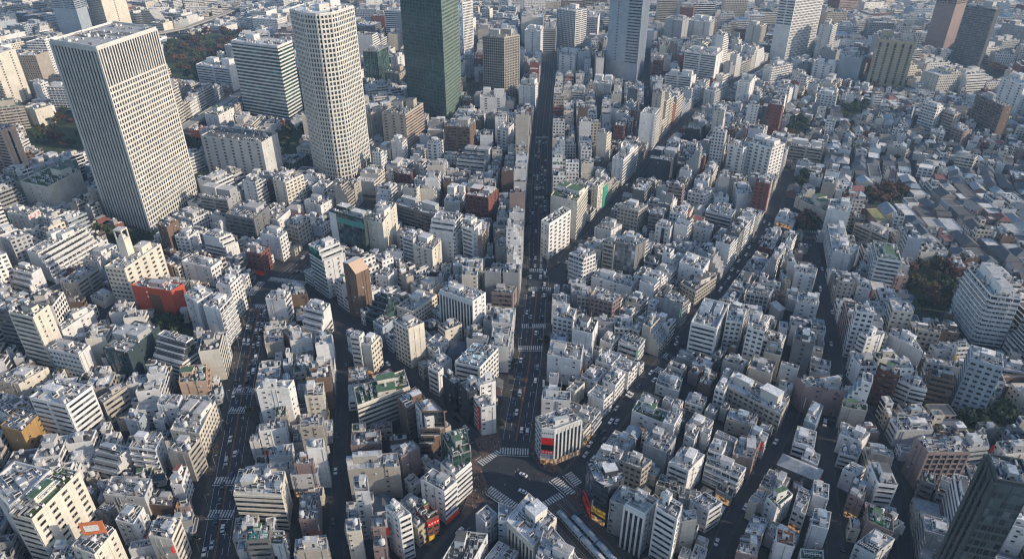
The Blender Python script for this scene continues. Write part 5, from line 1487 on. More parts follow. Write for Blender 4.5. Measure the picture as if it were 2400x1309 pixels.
    for size, step in ((1.35, 17), (1.0, 12), (.72, 9), (.5, 7), (.36, 5)):
        y = 165.0
        while y < 2700:
            sc = lot_scale(math.hypot(0, y)) * (1 if y < 1200 else 1.25)
            half = y * .79 + 150
            x = -half
            while x < half:
                px_, py_ = x + R.uniform(-.4, .4) * step * sc, y + R.uniform(-.4, .4) * step * sc
                x += step * sc
                if not in_view(px_, py_) or (size < .4 and py_ > 520): continue
                hz = in_poly(house, px_, py_)
                if hz and size > 1.2: continue
                far = py_ > 1500
                a = field_angle(px_, py_) + (R.gauss(0, .16) if hz else 0); z = size * sc * (.54 if hz else 1)
                if far and size < .7: continue
                w, dep = R.uniform(11, 17) * z, R.uniform(10, 15) * z
                if hz: w *= R.uniform(.75, 1.25); dep *= R.uniform(.75, 1.2)
                ca, sa = math.cos(a), math.sin(a)
                poly = [(px_ + ca * u - sa * v, py_ + sa * u + ca * v) for u, v in ((-w / 2, -dep / 2), (w / 2, -dep / 2), (w / 2, dep / 2), (-w / 2, dep / 2))]
                if lot_ok(poly):
                    h = base_h(px_, py_, 3) * (1 if size > .8 else .55)
                    add(poly, max(h, 4.5), False, 9)
            y += step * sc
    return streets, specs, fills, plaza, plaza_out, parks, street_dist

ORD = ['nearest', 'second nearest', 'third nearest', 'fourth nearest', 'fifth nearest', 'sixth nearest', 'seventh nearest', 'eighth nearest', 'ninth nearest', 'tenth nearest', 'eleventh nearest', 'twelfth nearest']
def colour_word(c):
    l = sum(c) / 3; w = c[0] - c[2]
    if c[0] > 1.9 * c[2] and l < .2: return 'brown'
    if l < .1: return 'black'
    if l < .24: return 'dark grey'
    if w > .1: return 'cream' if l > .48 else 'beige'
    if w < -.06: return 'bluish'
    return 'white' if l > .6 else 'pale grey' if l > .45 else 'grey'
SIDES = ['right of', 'above-right of', 'above', 'above-left of', 'left of', 'below-left of', 'below', 'below-right of']

def label_fills(items, marks):
    """one label for each: its look, then which one it is, counted from the closest surveyed building"""
    cells = {}
    M = np.array([m['pix'] for m in marks])
    for f in items:
        d = np.hypot(*(M - np.array(f['pix'])).T); i = int(d.argmin())
        v = np.array(f['pix']) - M[i]; o = int(round(math.atan2(-v[1], v[0]) / (math.pi / 4))) % 8
        what = {'house': 'house', 'office_building': 'office block', 'apartment_building': 'apartment block', 'shop_building': 'low block' if f['h'] < 13 else 'block'}[f['kind']]
        look = colour_word(f['wc']) + ' ' + ('stepped ' if 'st:' in f['opts'] else '') + what
        if f['kind'] != 'house' and f['rk'] == 'n': look += ' with green roof'
        cells.setdefault((i, o, look), []).append((float(d[i]), f))
    for (i, o, look), fs in cells.items():
        fs.sort(key=lambda t: t[0])
        for k, (_, f) in enumerate(fs):
            n = ORD[k] if k < len(ORD) else 'far (%s)' % k
            f['label'] = f"{look}, {n + ' ' if len(fs) > 1 else ''}{'such ' if False else ''}{SIDES[o]} {marks[i]['ref']}"
            if k >= len(ORD): f['label'] = None
# ------------------------------------------------------------------ ground, streets, markings
def strip(mb, st, o0, o1, z, mat, step=4.0, skip=None, d0=0.0, d1=None):
    d1 = st.L if d1 is None else d1
    n = max(1, int((d1 - d0) / step))
    prev = None
    for i in range(n + 1):
        d = d0 + (d1 - d0) * i / n
        c, t = st.at(d); nrm = Vector((-t.y, t.x))
        a, b = c + nrm * o0, c + nrm * o1
        if prev is not None:
            m = (a + b + prev[0] + prev[1]) / 4
            if not (skip and skip(m)):
                mb.face([(prev[1].x, prev[1].y, z), (prev[0].x, prev[0].y, z), (a.x, a.y, z), (b.x, b.y, z)][::1 if o1 > o0 else -1], mat)
        prev = (a, b)

def kerb(mb, st, o, z, mat, skip):
    n = max(1, int(st.L / 4)); prev = None
    for i in range(n + 1):
        c, t = st.at(st.L * i / n); a = c + Vector((-t.y, t.x)) * o
        if prev is not None and not skip((a + prev) / 2):
            p, q = (prev, a) if o > 0 else (a, prev)
            mb.face([(p.x, p.y, 0), (q.x, q.y, 0), (q.x, q.y, z), (p.x, p.y, z)], mat)
        prev = a

def build_ground(streets, plaza, plaza_out, parks):
    b = MB(); S = 9000
    b.face([(-S, -S, 0), (S, -S, 0), (S, S, 0), (-S, S, 0)], 'ground'); tag(b.build('ground'), None, None, kind='structure')
    def on_road(m, k=None, extra=0.0):
        if in_poly(plaza, m.x, m.y): return True
        for j, s in enumerate(streets):
            if j == k: continue
            for p, q in zip(s.pts, s.pts[1:]):
                v = q - p; t = max(0, min(1, (m - p).dot(v) / v.length_squared))
                if (m - p - v * t).length < s.hw + extra: return True
        return False
    for k, s in enumerate(streets):
        z = 0.012 + 0.004 * k
        b = MB(); strip(b, s, -s.hw, s.hw, z, 'asphalt'); tag(b.build('road'), None, None, kind='structure')
        b = MB()
        sk = lambda m: on_road(m, k)
        for sg in (1, -1):
            strip(b, s, sg * s.hw, sg * (s.hw + s.pw), 0.14 + 0.004 * k, 'paving', skip=sk)
            kerb(b, s, sg * s.hw, 0.14 + 0.004 * k, 'paving', sk)
        if b.f: tag(b.build('pavement'), None, None, kind='structure')
        b = MB()
        if s.hw > 5.5:
            lanes = (-s.hw / 2, s.hw / 2)
            d = 6.0
            while d < s.L - 4 and d < 900:
                for o in lanes: strip(b, s, o - .1, o + .1, z + .08, 'paint', d0=d, d1=d + 4)
                d += 9
            for o in (-.25, .25): strip(b, s, o - .1, o + .1, z + .08, 'paintorange', d0=5, d1=min(s.L, 900))
            for o in (-s.hw + .5, s.hw - .5): strip(b, s, o - .08, o + .08, z + .08, 'paint', d0=5, d1=min(s.L, 900))
        elif s.hw > 4:
            d = 6.0
            while d < s.L - 4:
                strip(b, s, -.09, .09, z + .08, 'paint', d0=d, d1=d + 3); d += 7
        if b.f: tag(b.build('road_marking'), None, None, kind='structure')
    b = MB(); b.face([(x, y, .1) for x, y in (plaza if area(plaza) > 0 else plaza[::-1])], 'asphalt'); tag(b.build('road'), None, None, kind='structure')
    for pl in PLAZAS:
        P = [ground(*p) for p in pl]; P = P if area(P) > 0 else P[::-1]
        b = MB(); b.face([(x, y, .165) for x, y in P], 'asphalt'); tag(b.build('road'), None, None, kind='structure')
    b = MB()
    po = plaza_out if area(plaza_out) > 0 else plaza_out[::-1]
    b.face([(x, y, .006) for x, y in po], 'brickpave'); tag(b.build('pavement'), None, None, kind='structure')
    # brick pavements at the crossing corners
    for pts in (((1108, 1088), (1126, 1092), (1146, 1143), (1128, 1178), (1092, 1215), (1082, 1200), (1100, 1150)),
                ((1242, 1060), (1262, 1050), (1268, 1085), (1300, 1092), (1312, 1100), (1298, 1108), (1268, 1098)),
                ((1345, 1158), (1358, 1142), (1364, 1180), (1385, 1220), (1376, 1228), (1325, 1188)),
                ((1112, 1030), (1168, 1000), (1176, 1046), (1130, 1076))):
        P = [ground(*p) for p in pts]; P = P if area(P) > 0 else P[::-1]
        b = MB(); b.prism(P, 0.0, .235, 'brickpave'); tag(b.build('pavement'), None, None, kind='structure')
    for (p0, p1, k) in CROSSWALKS:
        a, c = Vector(ground(*p0)), Vector(ground(*p1)); L = (c - a).length; u = (c - a) / L; n = Vector((-u.y, u.x))
        b = MB(); m = max(4, int(L / 1.3)); D = 2.3 if L > 9 else 1.6
        for i in range(m):
            q = a + u * (L * (i + .5) / m); w = L / m * .28
            b.face([(*(q - u * w - n * D), .215), (*(q + u * w - n * D), .215), (*(q + u * w + n * D), .215), (*(q - u * w + n * D), .215)], 'paint')
        q0, q1 = (a - n * (D + 1.2), c - n * (D + 1.2)) if k != 4 else (a + n * (D + 1), c + n * (D + 1))
        b.face([(*q0, .215), (*q1, .215), (*(q1 + n * .4), .215), (*(q0 + n * .4), .215)], 'paint')
        tag(b.build('crosswalk'), None, None, kind='structure')
    for pk in parks:
        P = pk if area(pk) > 0 else pk[::-1]
        b = MB(); b.face([(x, y, .05) for x, y in P], 'grass'); tag(b.build('grass_ground'), None, None, kind='structure')

# ------------------------------------------------------------------ trees
TREES = {}
def tree_meshes():
    r = random.Random(3)
    for kind in ('rust', 'green', 'olive', 'bare'):
        TREES[kind] = []
        for v in range(4):
            t = MB(); H = r.uniform(3.0, 4.2)
            t.bar((0, 0, 0), (0, 0, H), .34, 'bark', r2=.22, n=7)
            tips = []
            for k in range(6):
                a = k * 1.05 + r.uniform(-.3, .3); l = r.uniform(2, 3.4); e = (math.cos(a) * l, math.sin(a) * l, H + r.uniform(1.2, 3.4))
                t.bar((0, 0, H - r.uniform(0, 1)), e, .16, 'bark', r2=.05, n=5); tips.append(e)
            t.bar((0, 0, H), (0, 0, H + 4), .2, 'bark', r2=.05, n=5); tips.append((0, 0, H + 4))
            trunk = t.mesh('trunk')
            c = MB()
            blobs = []
            for e in tips:
                for _ in range(3 if kind != 'bare' else 2):
                    blobs.append((e[0] + r.uniform(-1.2, 1.2), e[1] + r.uniform(-1.2, 1.2), e[2] + r.uniform(-.8, 1.2), r.uniform(.9, 1.9)))
            per = 32 if kind != 'bare' else 12
            for bx, by, bz, br in blobs:
                for _ in range(per):
                    d = Vector((r.gauss(0, 1), r.gauss(0, 1), r.gauss(0, .8))); d.normalize()
                    p = Vector((bx, by, bz)) + d * br * r.uniform(.55, 1.05)
                    n = (d + Vector((r.uniform(-.7, .7), r.uniform(-.7, .7), r.uniform(-.2, .8)))).normalized()
                    u = n.cross(Vector((0, 0, 1)) if abs(n.z) < .9 else Vector((1, 0, 0))).normalized(); w = n.cross(u)
                    s = r.uniform(.3, .72) if kind != 'bare' else r.uniform(.15, .35)
                    c.face([tuple(p + (u * a + w * b) * s) for a, b in ((-1, -.6), (.2, -1), (1, .3), (-.1, 1))], kind)
            TREES[kind].append((trunk, c.mesh('crown')))

TREE_WORD = {'rust': 'rust brown autumn tree', 'green': 'dark green leafy tree', 'olive': 'dull olive green tree', 'bare': 'thin bare brownish tree'}
def plant(kind, x, y, s, where, r, z=0.0):
    trunk, crown = r.choice(TREES[kind])
    o = bpy.data.objects.new('tree', None); COL.objects.link(o)
    o.location = (x, y, z); o.rotation_euler = (0, 0, r.uniform(0, 6.28)); o.scale = (s, s, s * r.uniform(.85, 1.15))
    tag(o, f'{TREE_WORD[kind]} {where}', 'tree', f'{TREE_WORD[kind]}s {where}')
    put('trunk', trunk, o); put('crown', crown, o)

def build_trees(streets, parks, space_test):
    r = random.Random(21); tree_meshes()
    for (name, kind, n, _pts, where), P in zip(PARKS, parks):
        xs = [p[0] for p in P]; ys = [p[1] for p in P]; got = []; big = 1.45 if name == 'wooded park' else 1.0
        tries = 0
        while len(got) < n and tries < n * 60:
            tries += 1
            x, y = r.uniform(min(xs), max(xs)), r.uniform(min(ys), max(ys))
            if not in_poly(P, x, y) or any(math.hypot(x - a, y - b) < 4.2 * big for a, b in got): continue
            got.append((x, y))
            k = kind if kind != 'mixed' else r.choices(['rust', 'green', 'olive'], [.5, .28, .22])[0]
            if kind == 'rust' and r.random() < .2: k = 'olive'
            plant(k, x, y, r.uniform(.85, 1.35) * big, where, r)
    for sname, where, gap in (('straight avenue', 'on the pavement of the straight avenue', 24), ('left avenue', 'on the pavement of the left avenue', 20)):
        st = next(s for s in streets if s.name == sname)
        d = 14.0
        while d < min(st.L - 5, 420):
            c, t = st.at(d)
            for sg in (1, -1):
                n = Vector((-t.y, t.x)) * sg * (st.hw + 1.6)
                if r.random() < .8: plant(r.choice(('bare', 'bare', 'olive')), c.x + n.x, c.y + n.y, r.uniform(.5, .75), where, r, .14)
            d += gap * r.uniform(.8, 1.4)
    # single trees between the low houses
    house = [ground(*p) for p in HOUSE_ZONE]
    xs = [p[0] for p in house]; ys = [p[1] for p in house]; k = 0
    for _ in range(1200):
        if k >= 45: break
        x, y = r.uniform(min(xs), max(xs)), r.uniform(min(ys), max(ys))
        if in_poly(house, x, y) and space_test(x, y):
            k += 1; plant(r.choice(('green', 'olive', 'rust', 'green')), x, y, r.uniform(.5, .85), 'between roofs in the low house quarter', r)

# ------------------------------------------------------------------ cars, people, trams
def car_meshes():
    def body(kind):
        L, W = (4.5, 1.75) if kind == 'car' else (5.2, 1.95)
        prof = [(-L / 2, .35), (L / 2, .35), (L / 2, .78), (L / 2 - .25, .95), (.95, 1.02), (-1.55, 1.05), (-L / 2 + .05, .95)] if kind == 'car' else \
               [(-L / 2, .35), (L / 2, .35), (L / 2, 1.0), (L / 2 - .2, 1.2), (L / 2 - .9, 1.25), (-L / 2, 1.3)]
        b = MB(); w = W / 2
        for i in range(len(prof)):
            p, q = prof[i], prof[(i + 1) % len(prof)]
            b.face([(p[0], -w, p[1]), (p[0], w, p[1]), (q[0], w, q[1]), (q[0], -w, q[1])], 'car')
        b.face([(x, -w, z) for x, z in prof], 'car'); b.face([(x, w, z) for x, z in reversed(prof)], 'car')
        cab = [(.95, 1.02), (.25, 1.46), (-1.0, 1.48), (-1.6, 1.05)] if kind == 'car' else [(L / 2 - .9, 1.25), (L / 2 - 1.4, 1.95), (-L / 2 + .1, 2.0), (-L / 2 + .02, 1.3)]
        g = MB(); wi = w - .06; wt = w - .2
        a0, a1, a2, a3 = cab
        Lp = lambda p, s_: (p[0], s_ * (wt if p in (a1, a2) else wi), p[1])
        for p, q in ((a0, a1), (a2, a3)): g.face([Lp(p, -1), Lp(p, 1), Lp(q, 1), Lp(q, -1)], 'carglass')
        for s_ in (1, -1):
            f = [Lp(a0, s_), Lp(a1, s_), Lp(a2, s_), Lp(a3, s_)]; g.face(f if s_ > 0 else f[::-1], 'carglass')
        rf = MB(); rf.face([(a1[0] + .04, -wt - .02, a1[1] + .012), (a1[0] + .04, wt + .02, a1[1] + .012), (a2[0] - .04, wt + .02, a2[1] + .012), (a2[0] - .04, -wt - .02, a2[1] + .012)][::-1], 'car')
        return b.mesh('body'), g.mesh('window_glass'), rf.mesh('roof')
    w = MB()
    for s in range(10):
        a, b = 2 * math.pi * s / 10, 2 * math.pi * (s + 1) / 10
        A, B = (.32 * math.cos(a), .32 * math.sin(a)), (.32 * math.cos(b), .32 * math.sin(b))
        w.face([(A[0], -.11, A[1]), (B[0], -.11, B[1]), (B[0], .11, B[1]), (A[0], .11, A[1])], 'tyre')
    for y in (-.11, .11): w.face([(.32 * math.cos(2 * math.pi * s / 10), y, .32 * math.sin(2 * math.pi * s / 10)) for s in range(10)][::1 if y > 0 else -1], 'tyre')
    bb = MB(); L, W = 10.2, 2.45
    sec = [(-W / 2, .4), (-W / 2, 2.7), (-W / 2 + .25, 3.0), (W / 2 - .25, 3.0), (W / 2, 2.7), (W / 2, .4)]
    for p, q in zip(sec, sec[1:]): bb.face([(-L / 2, p[0], p[1]), (-L / 2, q[0], q[1]), (L / 2, q[0], q[1]), (L / 2, p[0], p[1])], 'car')
    for s_ in (-1, 1): bb.face([(s_ * L / 2, y, z) for y, z in sec][::s_], 'car')
    bg = MB()
    for s_ in (-1, 1): bg.box(0, s_ * W / 2, 1.35, L - 1.2, .05, .95, 'carglass'); bg.box(s_ * L / 2, 0, 1.3, .05, W - .4, 1.1, 'carglass')
    br = MB(); br.box(1.5, 0, 3.0, 2.2, 1.5, .28, 'unit'); br.box(-2.5, 0, 3.0, 1.2, 1.2, .16, 'unit')
    return {'car': body('car'), 'van': body('van'), 'bus': (bb.mesh('body'), bg.mesh('window_glass'), br.mesh('roof_unit')), 'wheel': w.mesh('wheel')}

def make_car(M, kind, x, y, z, ang, col, label, group=None):
    o = bpy.data.objects.new(kind, None); COL.objects.link(o); o.location = (x, y, z); o.rotation_euler = (0, 0, ang)
    tag(o, label, kind, group)
    b, g, rf = M[kind]
    put('body', b, o, color=col); put('window_glass', g, o); put('roof_unit' if kind == 'bus' else 'roof', rf, o, color=col)
    wb = {'car': 1.35, 'van': 1.6, 'bus': 3.1}[kind]
    for sx in (-wb, wb):
        for sy in (-.8, .8): put('wheel', M['wheel'], o, (sx, sy, .32))

CARC = [('white', (.75, .75, .75)), ('white', (.72, .72, .7)), ('silver', (.45, .46, .48)), ('black', (.015, .015, .017)), ('dark grey', (.08, .085, .09)), ('dark blue', (.03, .05, .12)), ('white', (.7, .7, .7)), ('white', (.78, .78, .76))]
def build_cars(streets):
    r = random.Random(9); M = car_meshes(); cnt = {}
    def one(street, side, k, x, y, z, ang, where):
        cw, c = r.choice(CARC); kind = 'van' if r.random() < .22 else 'car'
        if street in ('straight avenue', 'left avenue', 'lit diagonal street') and r.random() < .07: kind = 'bus'; cw, c = r.choice((('white', (.7, .7, .7)), ('pale green', (.3, .4, .33)), ('blue', (.06, .13, .3))))
        key = (where, cw, kind); cnt[key] = cnt.get(key, 0) + 1
        n = ['first', 'second', 'third', 'fourth', 'fifth', 'sixth', 'seventh', 'eighth', 'ninth', 'tenth', 'eleventh', 'twelfth', 'thirteenth', 'fourteenth', 'fifteenth', 'sixteenth'][min(15, cnt[key] - 1)]
        make_car(M, kind, x, y, z, ang, c, f'{cw} {kind} on the {where}, {n} {cw} {kind} from the near end' if cnt[key] < 16 else f'{cw} {kind} far along the {where}', None if cnt[key] < 16 else f'{cw} {kind}s far along the {where}')
    plan_ = {'straight avenue': (.5, 520, (-5.4, -2.2, 2.2, 5.4)), 'left avenue': (.55, 300, (-4.6, -1.8, 1.8, 4.6)), 'alley': (.28, 210, (-1.9, 1.9)), 'diagonal lane': (.35, 170, (-2.2, 2.2)),
             'lit diagonal street': (.5, 360, (-3.2, -1.3, 1.5, 3.4)), 'slanted street': (.3, 300, (-2.6, 2.0)), 'lower street': (.42, 190, (-2.4, 1.6)), 'dark street': (.4, 330, (-2.8, 1.8)), 'fork road': (.3, 120, (-1.8, 1.8)),
             'bottom street': (.4, 60, (-2.3, 2.3)), 'tram street': (.4, 60, (-2.6, 2.4)), 'junction road': (.3, 120, (-4.5, -1.6, 1.6, 4.5)), 'far dark street': (.3, 400, (-2, 2))}
    for s in streets:
        if s.name not in plan_: continue
        dens, lim, lanes = plan_[s.name]
        for li, o in enumerate(lanes):
            d = r.uniform(9, 16)
            while d < min(s.L - 6, lim):
                q = dens * (1.9 if s.name == 'straight avenue' and 150 < d < 215 and o < 0 else 1.5 if s.name == 'left avenue' and 120 < d < 200 and o < 0 else .8)
                if r.random() < q:
                    c, t = s.at(d); n = Vector((-t.y, t.x))
                    p = c + n * o; z = .012 + .004 * streets.index(s)
                    px, py = project(p.x, p.y, 1)
                    if -20 < px < 2420 and -20 < py < 1330:
                        one(s, o, li, p.x, p.y, z, math.atan2(t.y, t.x) + (math.pi if o > 0 else 0), s.name)
                d += r.uniform(6.4, 9.5) if q > .6 else r.uniform(8.5, 18)
                if r.random() < .1: d += r.uniform(8, 25)
    for (px, py, a, lab) in ((1226, 1114, 2.55, 'white car turning in the upper middle of the scramble crossing'), (1225, 1153, 2.6, 'long white car turning in the lower middle of the scramble crossing')):
        x, y = ground(px, py); make_car(M, 'car', x, y, .1, a, (.75, .75, .75), lab)

def person_mesh(pose):
    me = bpy.data.meshes.new('person_skeleton')
    s = pose
    V = [(0, 0, .95), (0, 0, 1.2), (0, 0, 1.42), (0, .01, 1.52), (0, .02, 1.64), (0, .02, 1.74),
         (-.19, 0, 1.4), (-.24, .04 * s, 1.13), (-.23, .16 * s, .9), (-.22, .2 * s, .82), (.19, 0, 1.4), (.24, -.04 * s, 1.13), (.23, -.12 * s, .9), (.22, -.15 * s, .82),
         (-.1, 0, .88), (-.11, -.1 * s, .48), (-.11, -.22 * s, .08), (-.11, -.1 * s, .03), (.1, 0, .88), (.11, .14 * s, .48), (.11, .16 * s, .08), (.11, .28 * s, .03)]
    E = [(0, 1), (1, 2), (2, 3), (3, 4), (4, 5), (2, 6), (6, 7), (7, 8), (8, 9), (2, 10), (10, 11), (11, 12), (12, 13), (0, 14), (14, 15), (15, 16), (16, 17), (0, 18), (18, 19), (19, 20), (20, 21)]
    R_ = [.15, .16, .15, .06, .1, .085, .07, .05, .04, .035, .07, .05, .04, .035, .1, .07, .05, .045, .1, .07, .05, .045]
    me.from_pydata(V, E, []); me.update()
    o = bpy.data.objects.new('person_skeleton', me); COL.objects.link(o)
    o.modifiers.new('skin', 'SKIN'); sub = o.modifiers.new('sub', 'SUBSURF'); sub.levels = 1
    for i, rr in enumerate(R_): me.skin_vertices[0].data[i].radius = (rr, rr * .8)
    me.skin_vertices[0].data[0].use_root = True
    dg = bpy.context.evaluated_depsgraph_get(); ev = o.evaluated_get(dg)
    out = bpy.data.meshes.new_from_object(ev); out.name = 'person'
    bpy.data.objects.remove(o); bpy.data.meshes.remove(me)
    out.materials.clear(); out.materials.append(MATS['cloth']); out.materials.append(MATS['skin'])
    for p in out.polygons:
        p.use_smooth = True; p.material_index = 1 if p.center.z > 1.5 or (p.center.z < .93 and abs(p.center.x) > .19) else 0
    return out

def build_people():
    r = random.Random(14); meshes = [person_mesh(.25), person_mesh(1.0), person_mesh(.6)]
    hb = MB(); hb.cyl(0, 0.0, 1.68, .11, .07, 'black', n=8, r2=.1); hb.cyl(0, 0, 1.75, .1, .05, 'black', n=8, r2=.05); hair = hb.mesh('hair')
    COATS = [('dark', (.02, .02, .025)), ('dark', (.03, .03, .04)), ('brown', (.12, .06, .03)), ('grey', (.2, .2, .21)), ('red', (.35, .03, .02)), ('pale', (.5, .48, .45))]
    def crowd(pts, n, where):
        P = [ground(*p) for p in pts]; xs = [p[0] for p in P]; ys = [p[1] for p in P]; k = 0
        while k < n:
            x, y = r.uniform(min(xs), max(xs)), r.uniform(min(ys), max(ys))
            if not in_poly(P, x, y): continue
            k += 1; cw, c = r.choice(COATS)
            o = put('person', r.choice(meshes), None, (x, y, .235 if 'pavement' in where else .1), r.uniform(0, 6.28), (1, 1, r.uniform(.94, 1.05)), c)
            tag(o, f'person in {cw} coat {where}', 'person', f'people in {cw} coats {where}'); put('hair', hair, o)
    crowd([(1128, 1095), (1146, 1143), (1128, 1178), (1105, 1195), (1112, 1120)], 55, 'on the brick pavement left of the scramble crossing')
    crowd([(1243, 1062), (1260, 1056), (1268, 1085), (1300, 1096), (1298, 1106), (1266, 1096)], 30, 'on the pavement below the red-panel corner building')
    crowd([(1347, 1158), (1357, 1145), (1364, 1180), (1382, 1220), (1376, 1226)], 28, 'on the pavement before the rounded black glass building')
    crowd([(1118, 1045), (1165, 1005), (1173, 1044), (1132, 1072)], 24, 'on the pavement under the red vertical sign block')
    crowd([(1150, 1095), (1250, 1065), (1330, 1150), (1265, 1190), (1170, 1150)], 16, 'walking across the scramble crossing')

def build_trams():
    a, b = Vector(ground(1308, 1202)), Vector(ground(1408, 1312)); u = (b - a).normalized(); n = Vector((-u.y, u.x)); ang = math.atan2(u.y, u.x)
    bed = MB()
    P = [a - u * 6 + n * 12, a - u * 6 - n * 9, b + u * 30 - n * 9, b + u * 30 + n * 12]; P = [tuple(p) for p in P]; P = P if area(P) > 0 else P[::-1]
    bed.prism(P, 0, .34, 'ballast'); tag(bed.build('track_bed'), None, None, kind='structure')
    rails = MB()
    for o in (-5.2, -1.0, 3.2, 7.4):
        for g in (-.55, .55):
            p, q = a - u * 5 + n * (o + g), b + u * 28 + n * (o + g); rails.bar((p.x, p.y, .45), (q.x, q.y, .45), .07, 'steel', n=4)
    tag(rails.build('track_rails'), None, None, kind='structure')
    cb = MB(); L, W = 17.0, 2.8
    sec = [(-W / 2, .9), (-W / 2, 3.0), (-W / 2 + .5, 3.6), (-.5, 3.85), (.5, 3.85), (W / 2 - .5, 3.6), (W / 2, 3.0), (W / 2, .9)]
    for p, q in zip(sec, sec[1:]): cb.face([(-L / 2, p[0], p[1]), (L / 2, p[0], p[1]), (L / 2, q[0], q[1]), (-L / 2, q[0], q[1])][::-1], 'train')
    for s_ in (-1, 1): cb.face([(s_ * L / 2, y, z) for y, z in sec][::s_], 'train')
    cb.face([(-L / 2, -W / 2, .9), (-L / 2, W / 2, .9), (L / 2, W / 2, .9), (L / 2, -W / 2, .9)], 'unitdark')
    body = cb.mesh('body')
    wb = MB()
    for s_ in (-1, 1):
        for k in range(7): wb.box(-L / 2 + 1.6 + k * 2.3, s_ * W / 2, 1.9, 1.7, .06, .85, 'carglass')
    win = wb.mesh('window_strip')
    ub = MB(); ub.box(0, 0, 3.84, 3.4, 1.5, .45, 'unit'); unit = ub.mesh('roof_unit')
    bg = MB(); bg.box(0, 0, .42, 3, 2.2, .5, 'unitdark'); bogie = bg.mesh('bogie')
    k = 0
    for lane, (o, off) in {'nearer the station hall': (3.2, 8), 'nearer the street': (-1.0, 2)}.items():
        for j in range(3):
            c = a + u * (off + j * 17.8 + 8) + n * o
            t = bpy.data.objects.new('train_carriage', None); COL.objects.link(t); t.location = (c.x, c.y, .45); t.rotation_euler = (0, 0, ang)
            tag(t, f"pale blue roofed train carriage on the track {lane}, {('first', 'second', 'third')[j]} from the crossing", 'train carriage', 'train carriages beside the station hall')
            put('body', body, t); put('window_strip', win, t)
            for x in (-4.5, 4.5): put('roof_unit', unit, t, (x, 0, 0)); put('bogie', bogie, t, (x * 1.2, 0, 0))
            k += 1

def build_viaducts():
    for pts, lab in ((VIADUCTS[0], 'pale concrete expressway viaduct beyond the wooded park'),
                     (VIADUCTS[1], 'railway viaduct with parapets below the white ribbon midrise')):
        P = [Vector(ground(*p, 7)) for p in pts]
        root = bpy.data.objects.new('viaduct', None); COL.objects.link(root); root.location = (P[1].x, P[1].y, 0); tag(root, lab, 'viaduct')
        o = Vector((P[1].x, P[1].y)); d = MB(); w = 6.5
        pr = MB()
        for p, q in zip(P, P[1:]):
            p, q = p - o, q - o; t = (q - p).normalized(); n = Vector((-t.y, t.x))
            poly = [tuple(p - n * w), tuple(q - n * w), tuple(q + n * w), tuple(p + n * w)]
            d.prism(poly, 5.6, 7, 'viaduct', bottom=True)
            for sg in (-1, 1):
                c = (p + q) / 2 + n * sg * (w - .2); pr.box(c.x, c.y, 7.0, (q - p).length, .35, 1.1, 'viaduct', ang=math.atan2(t.y, t.x))
        d.build('deck', root); pr.build('parapet', root)
        pm = MB(); pm.box(0, 0, 0, 5, 1.8, 5.6, 'viaduct'); pm = pm.mesh('pier')
        for p, q in zip(P, P[1:]):
            n = max(1, int((q - p).length / 28)); a = math.atan2((q - p).y, (q - p).x) + math.pi / 2
            for k in range(n):
                c = p.lerp(q, (k + .5) / n) - o; put('pier', pm, root, (c.x, c.y, 0), a)

def build_lamps(streets):
    b = MB(); b.bar((0, 0, 0), (0, 0, 8), .1, 'steel', r2=.06); b.bar((0, 0, 7.9), (1.6, 0, 8.3), .05, 'steel'); pole = b.mesh('pole')
    h = MB(); h.box(1.75, 0, 8.22, .8, .3, .14, 'unit'); head = h.mesh('lamp_head')
    for name in ('straight avenue', 'left avenue'):
        st = next(s for s in streets if s.name == name); d = 10
        while d < min(st.L - 4, 300):
            c, t = st.at(d)
            for sg in (1, -1):
                n = Vector((-t.y, t.x)) * sg; p = c + n * (st.hw + .5)
                o = bpy.data.objects.new('street_lamp', None); COL.objects.link(o); o.location = (p.x, p.y, .14); o.rotation_euler = (0, 0, math.atan2(-n.y, -n.x))
                tag(o, f'slim grey street lamp on the kerb of the {name}', 'street lamp', f'street lamps along the {name}'); put('pole', pole, o); put('lamp_head', head, o)
            d += 26

# ------------------------------------------------------------------ light, air, camera
SUN_AZ, SUN_EL = math.radians(-16), math.radians(23)       # azimuth counted from +X towards +Y: the sun stands to the right, a little behind the camera
def build_light():
    w = bpy.data.worlds.new('World'); SC.world = w; w.use_nodes = True
    nt = w.node_tree; bg = nt.nodes['Background']
    sky = nt.nodes.new('ShaderNodeTexSky'); sky.sky_type = 'NISHITA'; sky.sun_disc = False
    sky.sun_elevation = SUN_EL; sky.sun_rotation = math.pi / 2 - SUN_AZ; sky.altitude = 200; sky.dust_density = 1.0; sky.air_density = 1.0; sky.ozone_density = 2.0
    nt.links.new(sky.outputs[0], bg.inputs[0]); bg.inputs[1].default_value = SKY
    d = bpy.data.lights.new('sun', 'SUN'); d.energy = SUNE; d.angle = math.radians(.6); d.color = (1.0, .88, .73)
    o = bpy.data.objects.new('sun', d); COL.objects.link(o)
    v = Vector((math.cos(SUN_AZ) * math.cos(SUN_EL), math.sin(SUN_AZ) * math.cos(SUN_EL), math.sin(SUN_EL)))
    o.rotation_euler = v.to_track_quat('Z', 'Y').to_euler()
    if HAZE > 0:
        b = MB(); b.box(0, 1200, -30, 7000, 7000, 460, 'x'); me = b.mesh('haze'); me.materials.clear()
        m = bpy.data.materials.new('thin_haze'); m.use_nodes = True; n = m.node_tree
        for q in list(n.nodes): n.nodes.remove(q)
        out = n.nodes.new('ShaderNodeOutputMaterial'); vs = n.nodes.new('ShaderNodeVolumeScatter')
        vs.inputs['Color'].default_value = (.45, .68, 1, 1); vs.inputs['Density'].default_value = HAZE; vs.inputs['Anisotropy'].default_value = .1
        n.links.new(vs.outputs[0], out.inputs['Volume']); me.materials.append(m)
        me.flip_normals() if False else None
        o = put('haze', me); tag(o, None, None, kind='stuff')

